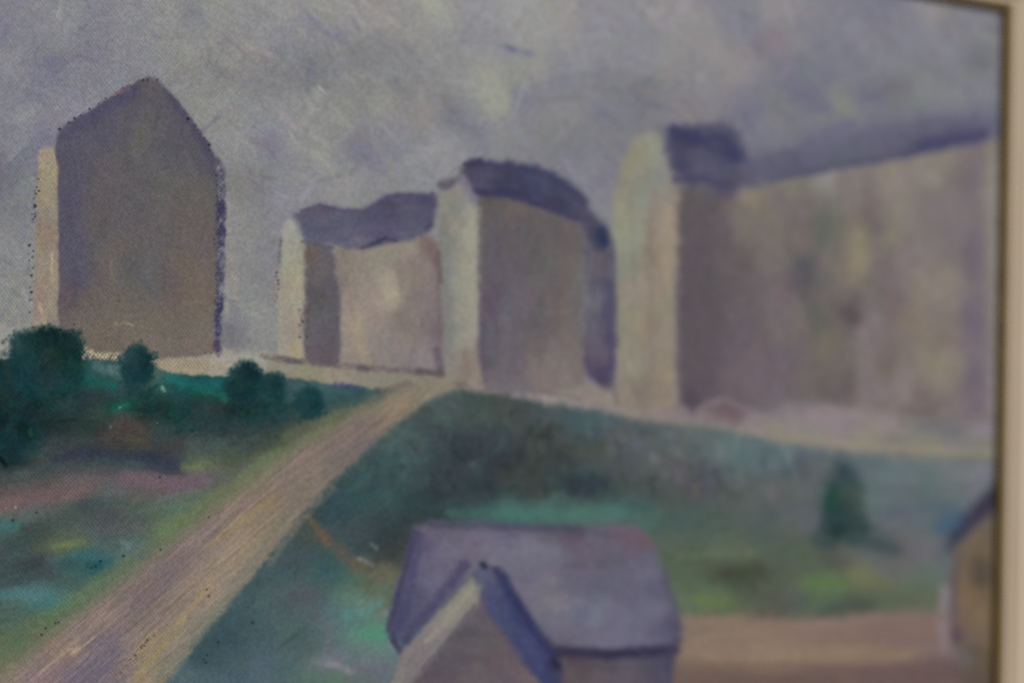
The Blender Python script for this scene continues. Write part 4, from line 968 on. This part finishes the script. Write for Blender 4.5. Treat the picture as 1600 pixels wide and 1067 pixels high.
# profile: (distance outwards from the sight edge, height in front of the canvas)
slip_prof = [(0.0, .0007), (0.0, .0030), (.0003, .0034), (.0008, .0034), (.0011, .0031), (.0011, .0007)]
rail_prof = [(.0012, .0007), (.0012, .0036), (.0016, .0046), (.0022, .0050), (.0029, .0049), (.0033, .0055), (.0040, .0064), (.0055, .0074), (.0078, .0070), (.0090, .0073), (.013, .0095), (.019, .0112), (.025, .0104), (.028, .0082), (.029, .004), (.029, -.016), (.0060, -.016), (.0060, .0007)]
corners = [(LEFT, BOTTOM, -1, -1), (RIGHT, BOTTOM, 1, -1), (RIGHT, TOP, 1, 1), (LEFT, TOP, -1, 1)]
def rail_mesh(name, prof, a, b, mat, parent, nseg=24):
    vs, fs = [], []
    n = len(prof)
    for s in range(nseg + 1):
        t = s / nseg
        for d, h in prof:
            xa, za = a[0] + a[2] * d, a[1] + a[3] * d
            xb, zb = b[0] + b[2] * d, b[1] + b[3] * d
            vs.append((xa + (xb - xa) * t - CX, -h, za + (zb - za) * t - CZ))
    for s in range(nseg):
        for k in range(n):
            k2 = (k + 1) % n
            fs.append((s * n + k, s * n + k2, (s + 1) * n + k2, (s + 1) * n + k))
    fs.append(tuple(range(n))); fs.append(tuple(range(nseg * n, nseg * n + n))[::-1])
    o = link_mesh(name, vs, fs, mat, parent)
    import bmesh
    bm = bmesh.new(); bm.from_mesh(o.data); bmesh.ops.recalc_face_normals(bm, faces=bm.faces); bm.to_mesh(o.data); bm.free()
    return o
for k in range(4):
    a, b = corners[k], corners[(k + 1) % 4]
    r = rail_mesh('rail', rail_prof, a, b, RAIL, frame)
    s = rail_mesh('gilt_slip', slip_prof, a, b, GILT, r)

# wall behind
WALLM = plain_material('matt_wall_paint', (150, 146, 140), .9, 120, .04)
v, f = box(-1.6, 1.9, .0165, .08, 0, 2.7)
w = link_mesh('wall', v, f, WALLM); w['kind'] = 'structure'

# ------------------------------------------------------------------ light
W = bpy.data.worlds.new('World'); S.world = W; W.use_nodes = True
W.node_tree.nodes['Background'].inputs['Color'].default_value = (.97, .98, 1, 1)
W.node_tree.nodes['Background'].inputs['Strength'].default_value = .20
def lamp(name, loc, target, size, power, color):
    l = bpy.data.lights.new(name, 'AREA'); l.shape = 'RECTANGLE'; l.size, l.size_y = size; l.energy = power; l.color = color
    o = bpy.data.objects.new(name, l); C.objects.link(o); o.location = loc
    from mathutils import Vector
    o.rotation_euler = (Vector(target) - Vector(loc)).to_track_quat('-Z', 'Y').to_euler()
    return o
lamp('ceiling_lamp', (.5, -3.0, 3.2), (0, 0, 1.5), (1.2, .9), 92, (1, .99, .975))

# ------------------------------------------------------------------ camera
cd = bpy.data.cameras.new('camera'); cam = bpy.data.objects.new('camera', cd); C.objects.link(cam)
from mathutils import Matrix
M = Matrix(((rt[0], up[0], -fwd[0], CAM[0]), (rt[1], up[1], -fwd[1], CAM[1]), (rt[2], up[2], -fwd[2], CAM[2]), (0, 0, 0, 1)))
cam.matrix_world = M
cd.lens = LENS; cd.sensor_width = SENSOR; cd.sensor_fit = 'HORIZONTAL'
cd.clip_start = .02; cd.clip_end = 50
fx = (150 - 800.0) / FPX
cd.dof.use_dof = True
cd.dof.focus_distance = DIST / (1 - fx * math.tan(THETA))
cd.dof.aperture_fstop = 5.7
S.camera = cam

S.render.engine = 'CYCLES'
S.cycles.use_denoising = False
S.cycles.use_adaptive_sampling = False
S.cycles.max_bounces = 4
S.view_settings.view_transform = 'Standard'
S.view_settings.look = 'None'
S.view_settings.exposure = 0; S.view_settings.gamma = 1
S.view_settings.use_curve_mapping = False
